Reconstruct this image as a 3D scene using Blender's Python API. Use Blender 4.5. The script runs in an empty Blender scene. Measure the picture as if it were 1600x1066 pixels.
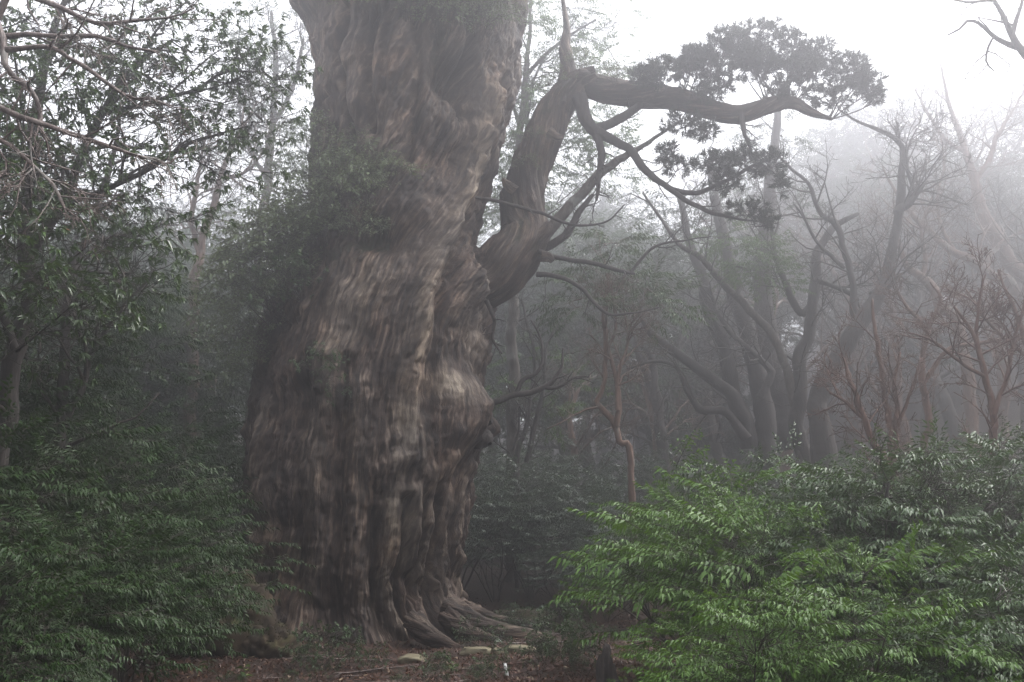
import bpy, math, random
import numpy as np

# ------------------------------------------------------------------ camera, sky, sun, exposure
SC = bpy.context.scene
COL = SC.collection
FPX, PITCH, EYE = 1358.0, math.radians(13.5), 1.7      # focal length in pixels of a 1600 wide frame
cam_d = bpy.data.cameras.new('camera')
cam_d.sensor_width = 36.0
cam_d.lens = 36.0 * FPX / 1600.0
cam_d.clip_start = 0.05
cam_d.clip_end = 600
cam = bpy.data.objects.new('camera', cam_d)
COL.objects.link(cam)
cam.location = (0, 0, EYE)
cam.rotation_euler = (math.pi / 2 + PITCH, 0, 0)
SC.camera = cam

SUN_EL, SUN_AZ = math.radians(50), math.radians(75)    # azimuth from +Y towards +X
world = bpy.data.worlds.new('World')
SC.world = world
world.use_nodes = True
nt = world.node_tree
bg = nt.nodes['Background']
sky = nt.nodes.new('ShaderNodeTexSky')
sky.sky_type = 'NISHITA'
sky.sun_disc = False
sky.sun_elevation = SUN_EL
sky.sun_rotation = SUN_AZ
sky.air_density = 1.0
sky.dust_density = 8.0
sky.ozone_density = 1.0
hs = nt.nodes.new('ShaderNodeHueSaturation')
hs.inputs['Saturation'].default_value = 0.15
nt.links.new(sky.outputs[0], hs.inputs['Color'])
mixw = nt.nodes.new('ShaderNodeMix')
mixw.data_type = 'RGBA'
mixw.inputs['Factor'].default_value = 0.6
mixw.inputs['B'].default_value = (9.0, 9.2, 9.6, 1)    # the even white of a foggy overcast
nt.links.new(hs.outputs['Color'], mixw.inputs['A'])
nt.links.new(mixw.outputs['Result'], bg.inputs['Color'])
bg.inputs['Strength'].default_value = 0.15

sun_d = bpy.data.lights.new('sun', 'SUN')
sun_d.energy = 1.3
sun_d.angle = math.radians(24)
sun_d.color = (1.0, 0.97, 0.93)
sun = bpy.data.objects.new('sun', sun_d)
COL.objects.link(sun)
sun.rotation_euler = (-(math.pi / 2 - SUN_EL), 0, -SUN_AZ)

vs = SC.view_settings
vs.view_transform = 'Standard'
vs.look = 'None'
vs.exposure = 1.62
vs.gamma = 1.0
vs.use_curve_mapping = False
SC.cycles.max_bounces = 4
SC.cycles.diffuse_bounces = 1
SC.cycles.glossy_bounces = 1
SC.cycles.transmission_bounces = 2
SC.cycles.transparent_max_bounces = 4
SC.cycles.volume_bounces = 0
SC.cycles.use_light_tree = False
SC.cycles.use_denoising = True
SC.cycles.denoising_prefilter = 'NONE'
SC.cycles.use_adaptive_sampling = False
SC.cycles.sample_clamp_indirect = 4.0

FOG = 0.021

# ------------------------------------------------------------------ helpers
SEED = 7
R0 = np.random.default_rng(SEED)
CP, SP = math.cos(PITCH), math.sin(PITCH)


def P(px, py, d):
    """The point of the place seen at photo pixel (px, py) that stands d metres away along the ground."""
    a = (np.asarray(px, float) - 800) / FPX
    b = (533 - np.asarray(py, float)) / FPX
    y = CP - b * SP
    z = SP + b * CP
    t = d / y
    return np.stack(np.broadcast_arrays(a * t, d + 0 * t, EYE + z * t), -1)


_g = np.random.default_rng(11)
_PERM = _g.permutation(256)
_PERM = np.concatenate([_PERM, _PERM, _PERM])
_GR = _g.normal(size=(256, 3))
_GR /= np.linalg.norm(_GR, axis=1)[:, None]
_GR = _GR.astype(np.float32)


def noise(x, y, z):
    """Perlin noise, about -0.7 to 0.7."""
    x, y, z = [np.asarray(v, np.float32) for v in np.broadcast_arrays(x, y, z)]
    xi, yi, zi = np.floor(x).astype(int), np.floor(y).astype(int), np.floor(z).astype(int)
    fx, fy, fz = x - xi, y - yi, z - zi
    u, v, w = [f * f * f * (f * (f * 6 - 15) + 10) for f in (fx, fy, fz)]
    out = 0
    for dx in (0, 1):
        wx = u if dx else 1 - u
        a = _PERM[(xi + dx) & 255]
        for dy in (0, 1):
            wy = v if dy else 1 - v
            b = _PERM[a + ((yi + dy) & 255)]
            for dz in (0, 1):
                wz = w if dz else 1 - w
                g = _GR[_PERM[b + ((zi + dz) & 255)]]
                out = out + wx * wy * wz * (g[..., 0] * (fx - dx) + g[..., 1] * (fy - dy) + g[..., 2] * (fz - dz))
    return out * 1.5


def fbm(x, y, z, o=3):
    s, a = 0, 1.0
    for i in range(o):
        s = s + a * noise(x * 2 ** i + 17 * i, y * 2 ** i, z * 2 ** i - 9 * i)
        a *= 0.5
    return s


class Geo:
    """Collects vertices, quads, triangles and per-vertex attributes for one mesh."""

    def __init__(self):
        self.v, self.q, self.t, self.a, self.n = [], [], [], [], 0

    def add(self, v, q=None, t=None, a=0.5):
        v = np.asarray(v, np.float32).reshape(-1, 3)
        if q is not None and len(q):
            self.q.append(np.asarray(q, np.int32).reshape(-1, 4) + self.n)
        if t is not None and len(t):
            self.t.append(np.asarray(t, np.int32).reshape(-1, 3) + self.n)
        self.v.append(v)
        self.a.append(np.broadcast_to(np.asarray(a, np.float32), (len(v),)))
        self.n += len(v)

    def mesh(self, name, smooth=True, vec=None, extra=None):
        me = bpy.data.meshes.new(name)
        if not self.v:
            return me
        V = np.concatenate(self.v)
        q = np.concatenate(self.q) if self.q else np.zeros((0, 4), np.int32)
        t = np.concatenate(self.t) if self.t else np.zeros((0, 3), np.int32)
        me.vertices.add(len(V))
        me.vertices.foreach_set('co', V.ravel())
        me.loops.add(q.size + t.size)
        me.loops.foreach_set('vertex_index', np.concatenate([q.ravel(), t.ravel()]))
        nf = len(q) + len(t)
        me.polygons.add(nf)
        st = np.concatenate([np.arange(len(q)) * 4, q.size + np.arange(len(t)) * 3]).astype(np.int32)
        me.polygons.foreach_set('loop_start', st)
        if smooth:
            me.polygons.foreach_set('use_smooth', np.ones(nf, bool))
        at = me.attributes.new('tint', 'FLOAT', 'POINT')
        at.data.foreach_set('value', np.concatenate(self.a))
        if vec is not None:
            at = me.attributes.new('fiber', 'FLOAT_VECTOR', 'POINT')
            at.data.foreach_set('vector', np.asarray(vec, np.float32).ravel())
        for k, val in (extra or {}).items():
            at = me.attributes.new(k, 'FLOAT', 'POINT')
            at.data.foreach_set('value', np.asarray(val, np.float32).ravel())
        me.update(calc_edges=True)
        return me


def unit(v):
    v = np.asarray(v, float)
    return v / (np.linalg.norm(v, axis=-1, keepdims=True) + 1e-9)


def frames(p):
    """Tangents and two normals along a polyline (parallel transport)."""
    t = unit(np.gradient(p, axis=0))
    n = np.cross(t[0], (0, 0, 1.0))
    if np.linalg.norm(n) < 0.1:
        n = np.cross(t[0], (1.0, 0, 0))
    n = unit(n)
    N = np.empty_like(t)
    for i in range(len(t)):
        n = n - t[i] * np.dot(n, t[i])
        n = n / (np.linalg.norm(n) + 1e-9)
        N[i] = n
    return t, N, np.cross(t, N)


def tube(geo, p, r, k=5, a=0.5):
    p = np.asarray(p, float)
    r = np.asarray(r, float)
    n = len(p)
    t, N, B = frames(p)
    ang = np.linspace(0, 2 * np.pi, k, endpoint=False)
    V = p[:, None] + r[:, None, None] * (np.cos(ang)[None, :, None] * N[:, None] + np.sin(ang)[None, :, None] * B[:, None])
    i = np.arange(n - 1)[:, None] * k
    j = np.arange(k)[None]
    j2 = (j + 1) % k
    q = np.stack([i + j, i + j2, i + k + j2, i + k + j], -1).reshape(-1, 4)
    tip = p[-1] + t[-1] * r[-1]
    tr = np.stack([(n - 1) * k + np.arange(k), (n - 1) * k + (np.arange(k) + 1) % k, np.full(k, n * k)], -1)
    geo.add(np.concatenate([V.reshape(-1, 3), tip[None]]), q, tr, a)


def spline(pts, step):
    """Catmull-Rom through rows of (x, y, z, radius)."""
    p = np.asarray(pts, float)
    e = np.concatenate([[2 * p[0] - p[1]], p, [2 * p[-1] - p[-2]]])
    out = []
    for i in range(1, len(e) - 2):
        L = np.linalg.norm(e[i + 1, :3] - e[i, :3])
        m = max(2, int(L / step))
        s = np.linspace(0, 1, m, endpoint=False)[:, None]
        a, b, c, d = e[i - 1], e[i], e[i + 1], e[i + 2]
        out.append(0.5 * (2 * b + (c - a) * s + (2 * a - 5 * b + 4 * c - d) * s ** 2 + (3 * b - a - 3 * c + d) * s ** 3))
    out.append(p[-1:])
    o = np.concatenate(out)
    o[:, 3] = np.maximum(o[:, 3], 0.002)
    return o


def link(name, me, mat, parent=None, kind=None, loc=None):
    o = bpy.data.objects.new(name, me)
    COL.objects.link(o)
    if mat and not me.materials:
        me.materials.append(mat)
    if parent is not None:
        o.parent = parent
    if loc is not None:
        o.location = loc
    if kind:
        o['kind'] = kind
    return o


def thing(name, label, cat, loc=(0, 0, 0), group=None):
    o = bpy.data.objects.new(name, None)
    COL.objects.link(o)
    o.location = loc
    o['label'] = label
    o['category'] = cat
    if group:
        o['group'] = group
    o.empty_display_size = 0.2
    return o


def tag(o, label, cat, group=None):
    o['label'] = label
    o['category'] = cat
    if group:
        o['group'] = group
    return o


def copy_thing(root, loc, rz, s, label, group=None, tilt=(0, 0)):
    r = root.copy()
    COL.objects.link(r)
    r.location = loc
    r.rotation_mode = 'ZYX'                            # spin first, then lean
    r.rotation_euler = (tilt[0], tilt[1], rz)
    r.scale = (s, s, s) if np.isscalar(s) else s
    r['label'] = label
    if group:
        r['group'] = group
    elif 'group' in r:
        del r['group']
    for ch in PARTS[root.name]:
        c = ch.copy()
        COL.objects.link(c)
        c.parent = r
    return r


PARTS = {}


# ------------------------------------------------------------------ materials
def nodes(name):
    m = bpy.data.materials.new(name)
    m.use_nodes = True
    t = m.node_tree
    b = t.nodes['Principled BSDF']
    return m, t, b, t.nodes, t.links


def ramp(t, stops):
    r = t.nodes.new('ShaderNodeValToRGB')
    e = r.color_ramp.elements
    while len(e) < len(stops):
        e.new(0.5)
    for s, (pos, c) in zip(e, stops):
        s.position = pos
        s.color = (*c, 1)
    return r


def mix(t, fac, a, b):
    n = t.nodes.new('ShaderNodeMix')
    n.data_type = 'RGBA'
    for key, val in (('Factor', fac), ('A', a), ('B', b)):
        if isinstance(val, (float, int)):
            n.inputs[key].default_value = val
        elif isinstance(val, tuple):
            n.inputs[key].default_value = (*val, 1)
        else:
            t.links.new(val, n.inputs[key])
    return n.outputs['Result']


def mth(t, op, a, b=0.0, clamp=False):
    n = t.nodes.new('ShaderNodeMath')
    n.operation = op
    n.use_clamp = clamp
    for i, val in enumerate((a, b)):
        if isinstance(val, (float, int)):
            n.inputs[i].default_value = val
        else:
            t.links.new(val, n.inputs[i])
    return n.outputs[0]


def ntex(t, vec, scale, detail=4, rough=0.6, scl=None):
    n = t.nodes.new('ShaderNodeTexNoise')
    n.inputs['Scale'].default_value = scale
    n.inputs['Detail'].default_value = detail
    n.inputs['Roughness'].default_value = rough
    if vec is not None:
        if scl:
            mp = t.nodes.new('ShaderNodeMapping')
            mp.inputs['Scale'].default_value = scl
            t.links.new(vec, mp.inputs['Vector'])
            vec = mp.outputs[0]
        t.links.new(vec, n.inputs['Vector'])
    return n.outputs['Fac']


def attr(t, name):
    n = t.nodes.new('ShaderNodeAttribute')
    n.attribute_name = name
    return n


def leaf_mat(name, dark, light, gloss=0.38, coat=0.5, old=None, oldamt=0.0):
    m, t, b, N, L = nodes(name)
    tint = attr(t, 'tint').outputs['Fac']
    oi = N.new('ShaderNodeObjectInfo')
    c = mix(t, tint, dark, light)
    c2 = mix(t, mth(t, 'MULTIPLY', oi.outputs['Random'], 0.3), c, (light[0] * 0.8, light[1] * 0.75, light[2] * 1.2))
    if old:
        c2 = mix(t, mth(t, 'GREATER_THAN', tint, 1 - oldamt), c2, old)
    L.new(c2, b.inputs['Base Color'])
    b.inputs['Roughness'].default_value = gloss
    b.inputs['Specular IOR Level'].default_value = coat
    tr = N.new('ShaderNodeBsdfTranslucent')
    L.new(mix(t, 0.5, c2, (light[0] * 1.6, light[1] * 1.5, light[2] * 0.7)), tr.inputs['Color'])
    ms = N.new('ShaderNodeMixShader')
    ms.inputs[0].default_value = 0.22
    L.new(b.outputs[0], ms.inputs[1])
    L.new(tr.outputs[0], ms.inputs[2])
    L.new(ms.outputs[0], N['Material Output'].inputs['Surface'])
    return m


def bark_mat(name, dark, mid, pale, moss=0.0, mosscol=(0.035, 0.045, 0.014), rough=0.85, scl=(6, 6, 1.2), lichen=0.0):
    m, t, b, N, L = nodes(name)
    tc = N.new('ShaderNodeTexCoord')
    n1 = ntex(t, tc.outputs['Object'], 3.0, 5, 0.65, scl)
    r = ramp(t, [(0.3, dark), (0.55, mid), (0.75, pale)])
    L.new(n1, r.inputs[0])
    c = r.outputs[0]
    if lichen:
        l1 = ntex(t, tc.outputs['Object'], 2.3, 4, 0.6)
        lr = ramp(t, [(0.56, (0, 0, 0)), (0.64, (1, 1, 1))])
        L.new(l1, lr.inputs[0])
        c = mix(t, mth(t, 'MULTIPLY', lr.outputs[0], lichen), c, (0.30, 0.31, 0.28))
    if moss:
        g = N.new('ShaderNodeNewGeometry')
        sx = N.new('ShaderNodeSeparateXYZ')
        L.new(g.outputs['Normal'], sx.inputs[0])
        n2 = ntex(t, tc.outputs['Object'], 1.7, 4, 0.6)
        f = mth(t, 'ADD', mth(t, 'MULTIPLY', sx.outputs['Z'], 0.35), mth(t, 'MULTIPLY', mth(t, 'SUBTRACT', n2, 0.5), 2.2))
        f = mth(t, 'ADD', f, moss - 0.5)
        rr = ramp(t, [(0.35, (0, 0, 0)), (0.6, (1, 1, 1))])
        L.new(f, rr.inputs[0])
        c = mix(t, rr.outputs[0], c, mosscol)
    L.new(c, b.inputs['Base Color'])
    b.inputs['Roughness'].default_value = rough
    bp = N.new('ShaderNodeBump')
    bp.inputs['Strength'].default_value = 0.7
    bp.inputs['Distance'].default_value = 0.03
    L.new(n1, bp.inputs['Height'])
    L.new(bp.outputs[0], b.inputs['Normal'])
    return m


def cedar_bark():
    m, t, b, N, L = nodes('cedar_bark')
    fa = attr(t, 'fiber').outputs['Vector']
    wear = attr(t, 'wear').outputs['Fac']
    moss = attr(t, 'moss').outputs['Fac']
    f1 = ntex(t, fa, 1.0, 5, 0.7, (13, 1.1, 1))
    f2 = ntex(t, fa, 1.0, 4, 0.7, (26, 3.2, 1))
    big = ntex(t, fa, 1.0, 4, 0.6, (0.9, 0.45, 1))
    f = mth(t, 'ADD', mth(t, 'MULTIPLY', f1, 0.6), mth(t, 'MULTIPLY', f2, 0.4))
    r = ramp(t, [(0.40, (0.009, 0.006, 0.005)), (0.465, (0.026, 0.0165, 0.0125)), (0.535, (0.060, 0.039, 0.030)), (0.61, (0.195, 0.145, 0.115))])
    blot = ntex(t, fa, 1.0, 5, 0.7, (1.6, 0.9, 1))
    f = mth(t, 'ADD', f, mth(t, 'MULTIPLY', mth(t, 'SUBTRACT', blot, 0.5), 0.36))
    L.new(f, r.inputs[0])
    r2 = ramp(t, [(0.40, (0.05, 0.037, 0.03)), (0.5, (0.16, 0.125, 0.095)), (0.62, (0.36, 0.30, 0.23))])
    L.new(f, r2.inputs[0])
    c = mix(t, wear, r.outputs[0], r2.outputs[0])
    # weathered grey-violet and red-brown patches
    pr = ramp(t, [(0.35, (0.92, 0.94, 1.0)), (0.5, (0.98, 0.96, 0.94)), (0.65, (1.08, 0.93, 0.84))])
    L.new(big, pr.inputs[0])
    mu = N.new('ShaderNodeMix')
    mu.data_type = 'RGBA'
    mu.blend_type = 'MULTIPLY'
    mu.inputs['Factor'].default_value = 1
    L.new(c, mu.inputs['A'])
    L.new(pr.outputs[0], mu.inputs['B'])
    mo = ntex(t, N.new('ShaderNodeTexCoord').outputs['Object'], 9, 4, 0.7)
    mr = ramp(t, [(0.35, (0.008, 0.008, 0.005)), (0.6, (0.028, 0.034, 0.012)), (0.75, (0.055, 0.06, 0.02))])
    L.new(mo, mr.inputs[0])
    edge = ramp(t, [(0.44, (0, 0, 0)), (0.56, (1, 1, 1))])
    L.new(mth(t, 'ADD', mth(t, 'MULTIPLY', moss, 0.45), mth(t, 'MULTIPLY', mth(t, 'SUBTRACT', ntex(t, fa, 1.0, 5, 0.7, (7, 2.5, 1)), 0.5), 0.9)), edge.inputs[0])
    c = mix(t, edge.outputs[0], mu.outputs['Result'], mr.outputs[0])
    L.new(c, b.inputs['Base Color'])
    b.inputs['Roughness'].default_value = 0.72
    b.inputs['Specular IOR Level'].default_value = 0.35
    bp = N.new('ShaderNodeBump')
    bp.inputs['Strength'].default_value = 1.0
    bp.inputs['Distance'].default_value = 0.06
    L.new(f, bp.inputs['Height'])
    L.new(bp.outputs[0], b.inputs['Normal'])
    return m


def ground_mat():
    m, t, b, N, L = nodes('forest_floor')
    tc = N.new('ShaderNodeTexCoord').outputs['Object']
    n1 = ntex(t, tc, 1.1, 6, 0.7)
    n2 = ntex(t, tc, 22, 5, 0.75)
    r = ramp(t, [(0.3, (0.014, 0.009, 0.006)), (0.5, (0.042, 0.022, 0.014)), (0.72, (0.09, 0.046, 0.028))])
    L.new(n2, r.inputs[0])
    r2 = ramp(t, [(0.52, (0, 0, 0)), (0.66, (1, 1, 1))])
    L.new(n1, r2.inputs[0])
    c = mix(t, mth(t, 'MULTIPLY', r2.outputs[0], 0.6), r.outputs[0], (0.03, 0.034, 0.012))
    L.new(c, b.inputs['Base Color'])
    b.inputs['Roughness'].default_value = 0.8
    bp = N.new('ShaderNodeBump')
    bp.inputs['Strength'].default_value = 1.0
    bp.inputs['Distance'].default_value = 0.06
    L.new(n2, bp.inputs['Height'])
    L.new(bp.outputs[0], b.inputs['Normal'])
    return m


M = {
    'cedar': cedar_bark(),
    'ground': ground_mat(),
    'leaf_bright': leaf_mat('leaf_bright', (0.026, 0.064, 0.012), (0.105, 0.195, 0.034), 0.45, 0.28, (0.22, 0.21, 0.04), 0.015),
    'leaf_mid': leaf_mat('leaf_mid', (0.024, 0.050, 0.018), (0.072, 0.122, 0.042), 0.42, 0.34),
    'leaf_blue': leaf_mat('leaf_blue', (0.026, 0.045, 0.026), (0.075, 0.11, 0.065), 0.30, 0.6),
    'leaf_dark': leaf_mat('leaf_dark', (0.008, 0.020, 0.005), (0.030, 0.066, 0.012), 0.45, 0.26),  # leaf colour lowered to put the thicket's shade into it
    'leaf_epi': leaf_mat('leaf_epi', (0.05, 0.075, 0.03), (0.19, 0.24, 0.11), 0.36, 0.55),
    'leaf_whorl': leaf_mat('leaf_whorl', (0.028, 0.05, 0.02), (0.075, 0.125, 0.04), 0.3, 0.5, (0.16, 0.05, 0.02), 0.012),
    'needle': leaf_mat('cedar_needles', (0.012, 0.022, 0.012), (0.036, 0.054, 0.024), 0.6, 0.2),
    'twig': bark_mat('twig_bark', (0.02, 0.015, 0.012), (0.05, 0.04, 0.032), (0.10, 0.085, 0.07)),
    'twig_red': bark_mat('twig_red', (0.05, 0.022, 0.015), (0.11, 0.055, 0.038), (0.20, 0.12, 0.09)),
    'grey_bark': bark_mat('grey_bark', (0.03, 0.024, 0.02), (0.085, 0.07, 0.058), (0.19, 0.17, 0.15), 0.35, lichen=0.5),
    'dark_bark': bark_mat('dark_bark', (0.014, 0.011, 0.01), (0.04, 0.032, 0.028), (0.09, 0.075, 0.065), 0.42),
    'red_bark': bark_mat('red_bark', (0.05, 0.03, 0.022), (0.13, 0.075, 0.052), (0.26, 0.19, 0.15), 0.36, lichen=0.5),
    'wet_bark': bark_mat('wet_bark', (0.05, 0.036, 0.03), (0.15, 0.11, 0.095), (0.34, 0.29, 0.26), rough=0.5, lichen=0.35),  # pale tones put into the colour for wet highlights
    'stone': bark_mat('pale_stone', (0.12, 0.10, 0.06), (0.19, 0.165, 0.105), (0.30, 0.27, 0.19), 0.2, (0.09, 0.09, 0.03), 0.9, (1, 1, 1)),
    'moss_rock': bark_mat('moss_rock', (0.012, 0.009, 0.006), (0.04, 0.026, 0.013), (0.065, 0.042, 0.02), 0.5, (0.045, 0.042, 0.010), 0.95, (1, 1, 1)),
    'litter': leaf_mat('leaf_litter', (0.03, 0.014, 0.009), (0.12, 0.055, 0.032), 0.5, 0.4, (0.24, 0.17, 0.11), 0.05),
    'moss': leaf_mat('moss_tufts', (0.012, 0.015, 0.005), (0.05, 0.058, 0.016), 0.9, 0.1),
}
_m, _t, _b, _N, _L = nodes('white_plastic')
_b.inputs['Base Color'].default_value = (0.8, 0.8, 0.78, 1)
_b.inputs['Roughness'].default_value = 0.45
M['white'] = _m


# ------------------------------------------------------------------ terrain
def hgt(x, y):
    x = np.asarray(x, float)
    y = np.asarray(y, float)
    up = np.clip(y - 21, 0, None)
    h = 0.11 * up + 0.0012 * up ** 2
    side = np.clip(x - 7 - 0.0 * y, 0, None) * np.clip((y - 12) / 14, 0, 1)
    h = h + 0.20 * side + 0.006 * side ** 2
    lf = np.clip(-x - 9, 0, None) * np.clip((y - 8) / 12, 0, 1)
    h = h + 0.07 * lf
    h = np.minimum(h, 24 + 0.05 * h)
    h = h - 0.25 * np.clip((9 - y) / 9, 0, 2)
    h = h + 0.16 * fbm(x * 0.22, y * 0.22, 3.3, 3) + 0.05 * noise(x * 1.3, y * 1.3, 8.1)
    return h


def add_ground():
    xs = np.concatenate([np.arange(-70, -12, 1.6), np.arange(-12, 12, 0.2), np.arange(12, 70.1, 1.6)])
    ys = np.concatenate([np.arange(-24, 5, 1.6), np.arange(5, 30, 0.2), np.arange(30, 100.1, 1.6)])
    X, Y = np.meshgrid(xs, ys, indexing='ij')
    Z = hgt(X, Y)
    g = Geo()
    nx, ny = X.shape
    i = np.arange(nx - 1)[:, None] * ny + np.arange(ny - 1)[None]
    q = np.stack([i, i + ny, i + ny + 1, i + 1], -1)
    g.add(np.stack([X, Y, Z], -1), q)
    link('ground', g.mesh('ground'), M['ground'], kind='structure')


add_ground()

# ------------------------------------------------------------------ the giant cedar
DT = 20.0     # distance of its axis
SIL = [(-120, 430, 850), (-60, 440, 835), (0, 458, 820), (50, 482, 815), (100, 490, 808), (150, 489, 796), (200, 491, 785),
       (250, 498, 774), (300, 498, 760), (350, 490, 748), (400, 478, 742), (440, 456, 758), (480, 432, 768), (520, 412, 763),
       (560, 408, 758), (600, 402, 748), (650, 396, 750), (700, 391, 744), (750, 387, 731), (800, 384, 727), (850, 382, 717),
       (900, 381, 703), (940, 380, 706), (970, 380, 718), (995, 380, 735), (1040, 400, 760)]
_s = [(P(l, y, DT), P(r, y, DT)) for y, l, r in SIL]
SZ = np.array([a[2] for a, b in _s])[::-1]
SX = np.array([(a[0] + b[0]) / 2 for a, b in _s])[::-1]
SR = np.array([(b[0] - a[0]) / 2 for a, b in _s])[::-1]


def cedar_axis(z):
    return np.interp(z, SZ, SX), np.interp(z, SZ, SR)


def surf(px, py):
    """Angle and height on the cedar's near face that show at a photo pixel."""
    Y = DT - 2.5
    for _ in range(12):
        p = P(px, py, Y)
        cx, R = cedar_axis(p[2])
        sn = np.clip((p[0] - cx) / R, -1, 1)
        Y = DT - 0.92 * R * math.sqrt(max(0, 1 - sn * sn))
    return math.asin(sn), float(p[2]), float(R)


PXM = 18.0 / FPX   # metres per photo pixel on the near face


def cedar_fields(th, z):
    cx, R = cedar_axis(z)
    s = th * R
    disp = np.zeros_like(s)
    wear = np.zeros_like(s)
    moss = np.zeros_like(s)
    warp = np.zeros_like(s)

    def loc(px, py):
        t0, z0, r0 = surf(px, py)
        return (th - t0) * r0, z - z0

    def lump(px, py, rx, ry, amp, tilt=0.0, sharp=1.0, w=0.0, mo=0.0, wp=0.0):
        du, dv = loc(px, py)
        c, sn = math.cos(tilt), math.sin(tilt)
        a = (du * c + dv * sn) / (rx * PXM)
        b = (-du * sn + dv * c) / (ry * PXM)
        d2 = a * a + b * b
        k = np.exp(-d2 * 1.2) if sharp == 1 else np.clip(1 - d2, 0, None) ** sharp
        nonlocal disp, wear, moss, warp
        disp = disp + amp * k
        wear = wear + w * k
        moss = moss + mo * k
        warp = warp - 0.4 * wp * du * np.exp(-d2 * 0.7)

    def path(pts, w, amp, we=0.0, mo=0.0, pw=2):
        q = np.array([(surf(*p)[0], surf(*p)[1]) for p in pts])
        best = np.full(s.shape, 1e9)
        for i in range(len(q) - 1):
            r0 = np.interp((q[i, 1] + q[i + 1, 1]) / 2, SZ, SR)
            ax, az = q[i, 0] * r0, q[i, 1]
            bx, bz = q[i + 1, 0] * r0 - ax, q[i + 1, 1] - az
            pxx, pzz = th * r0 - ax, z - az
            tt = np.clip((pxx * bx + pzz * bz) / (bx * bx + bz * bz), 0, 1)
            best = np.minimum(best, (pxx - tt * bx) ** 2 + (pzz - tt * bz) ** 2)
        k = np.exp(-(best / (w * PXM) ** 2) ** (pw / 2))
        nonlocal disp, wear, moss
        disp = disp + amp * k
        wear = wear + we * k
        moss = moss + mo * k

    # grain: straight low down, leaning over to the side higher up
    lean = np.interp(z, [0, 4, 6.5, 9.5, 12, 18], [0, 0.0, 0.12, 0.42, 0.30, 0.1])
    zz = np.linspace(-2, 20, 400)
    T = np.cumsum(np.interp(zz, [0, 4, 6.5, 9.5, 12, 18], [0, 0.0, 0.12, 0.42, 0.30, 0.1])) * (zz[1] - zz[0])
    grow = 1 / (1 + np.exp(-(s + 0.6) * 1.2))
    u0 = s - np.interp(z, zz, T) * grow
    n_lo = noise(s * 0.45, z * 0.28, 1.7)
    u0 = u0 + 0.2 * n_lo + 0.05 * noise(s * 1.3, z * 0.6, 5.2) + 0.02 * noise(s * 5.0, z * 5, 9.4)

    # large shapes
    disp += 0.30 * noise(s * 0.33 + 4, z * 0.17, 2.2) + 0.13 * noise(u0 * 0.95, z * 0.36, 6.1) + 0.06 * noise(s * 1.8, z * 1.7, 3.9)
    # burls
    lump(708, 652, 50, 64, 0.62, 0.15, wp=0.4)
    lump(720, 625, 34, 34, 0.16, 0.3)
    lump(690, 690, 30, 40, 0.14)
    lump(728, 672, 14, 18, -0.10)
    lump(690, 606, 30, 24, 0.12, w=1.3)  # paler patch on top of the burl
    lump(745, 545, 30, 44, 0.34, 0.2, wp=0.4)
    lump(748, 668, 20, 26, 0.45, 0.0, 0.8)
    lump(604, 738, 40, 26, 0.22, -0.5, wp=0.4)
    lump(640, 720, 36, 40, 0.10, 0.5)
    lump(590, 772, 30, 16, -0.12, -0.5)
    lump(640, 765, 40, 60, 0.22, 0.3)
    lump(545, 860, 40, 45, 0.18)
    lump(470, 650, 38, 70, -0.20)
    lump(462, 722, 34, 40, 0.10)
    lump(455, 830, 28, 90, -0.2)
    lump(420, 780, 26, 120, 0.22)
    lump(560, 640, 45, 90, 0.15)
    lump(500, 560, 50, 80, 0.16)
    lump(595, 375, 50, 26, -0.55, mo=1.1)
    lump(640, 320, 50, 36, 0.25, -0.5)
    lump(700, 385, 24, 45, 0.18)
    lump(735, 440, 40, 60, 0.35, 0.4, mo=0.5)
    lump(715, 115, 48, 44, -0.95, 0.3, mo=0.9)
    lump(690, 60, 26, 60, -0.5, mo=0.7)
    lump(640, 110, 45, 120, 0.18)
    lump(655, 200, 7, 30, -0.30, 0.3)
    lump(520, 170, 28, 80, -0.2)
    lump(620, 820, 30, 70, 0.12, w=0.3)
    # moss, epiphyte ledge
    lump(430, 430, 95, 60, 0.30, 0.5, mo=1.7)
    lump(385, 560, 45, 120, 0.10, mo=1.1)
    lump(520, 400, 70, 40, 0.12, mo=1.1)
    lump(560, 330, 70, 50, 0.1, mo=0.55)
    lump(640, 40, 150, 55, 0.1, mo=0.6)
    lump(500, 600, 40, 55, 0.0, mo=0.5)
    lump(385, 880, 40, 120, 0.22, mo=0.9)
    lump(398, 620, 60, 110, -0.08, mo=0.9)  # moss, thickened to put the left flank's darkness into the colour
    lump(392, 690, 40, 60, -0.15)
    # the twisted pale ridge
    ridge = [(770, 150), (745, 240), (722, 300), (700, 345), (680, 395), (662, 450), (652, 520), (640, 580), (632, 640), (626, 715)]
    path(ridge, 22, 0.36, 0.55)
    path([(x + 24, y) for x, y in ridge[3:9]], 13, -0.30)
    path([(x - 26, y) for x, y in ridge[3:9]], 12, -0.14)
    path(ridge[2:], 6, 0.06, 0.5)
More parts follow.
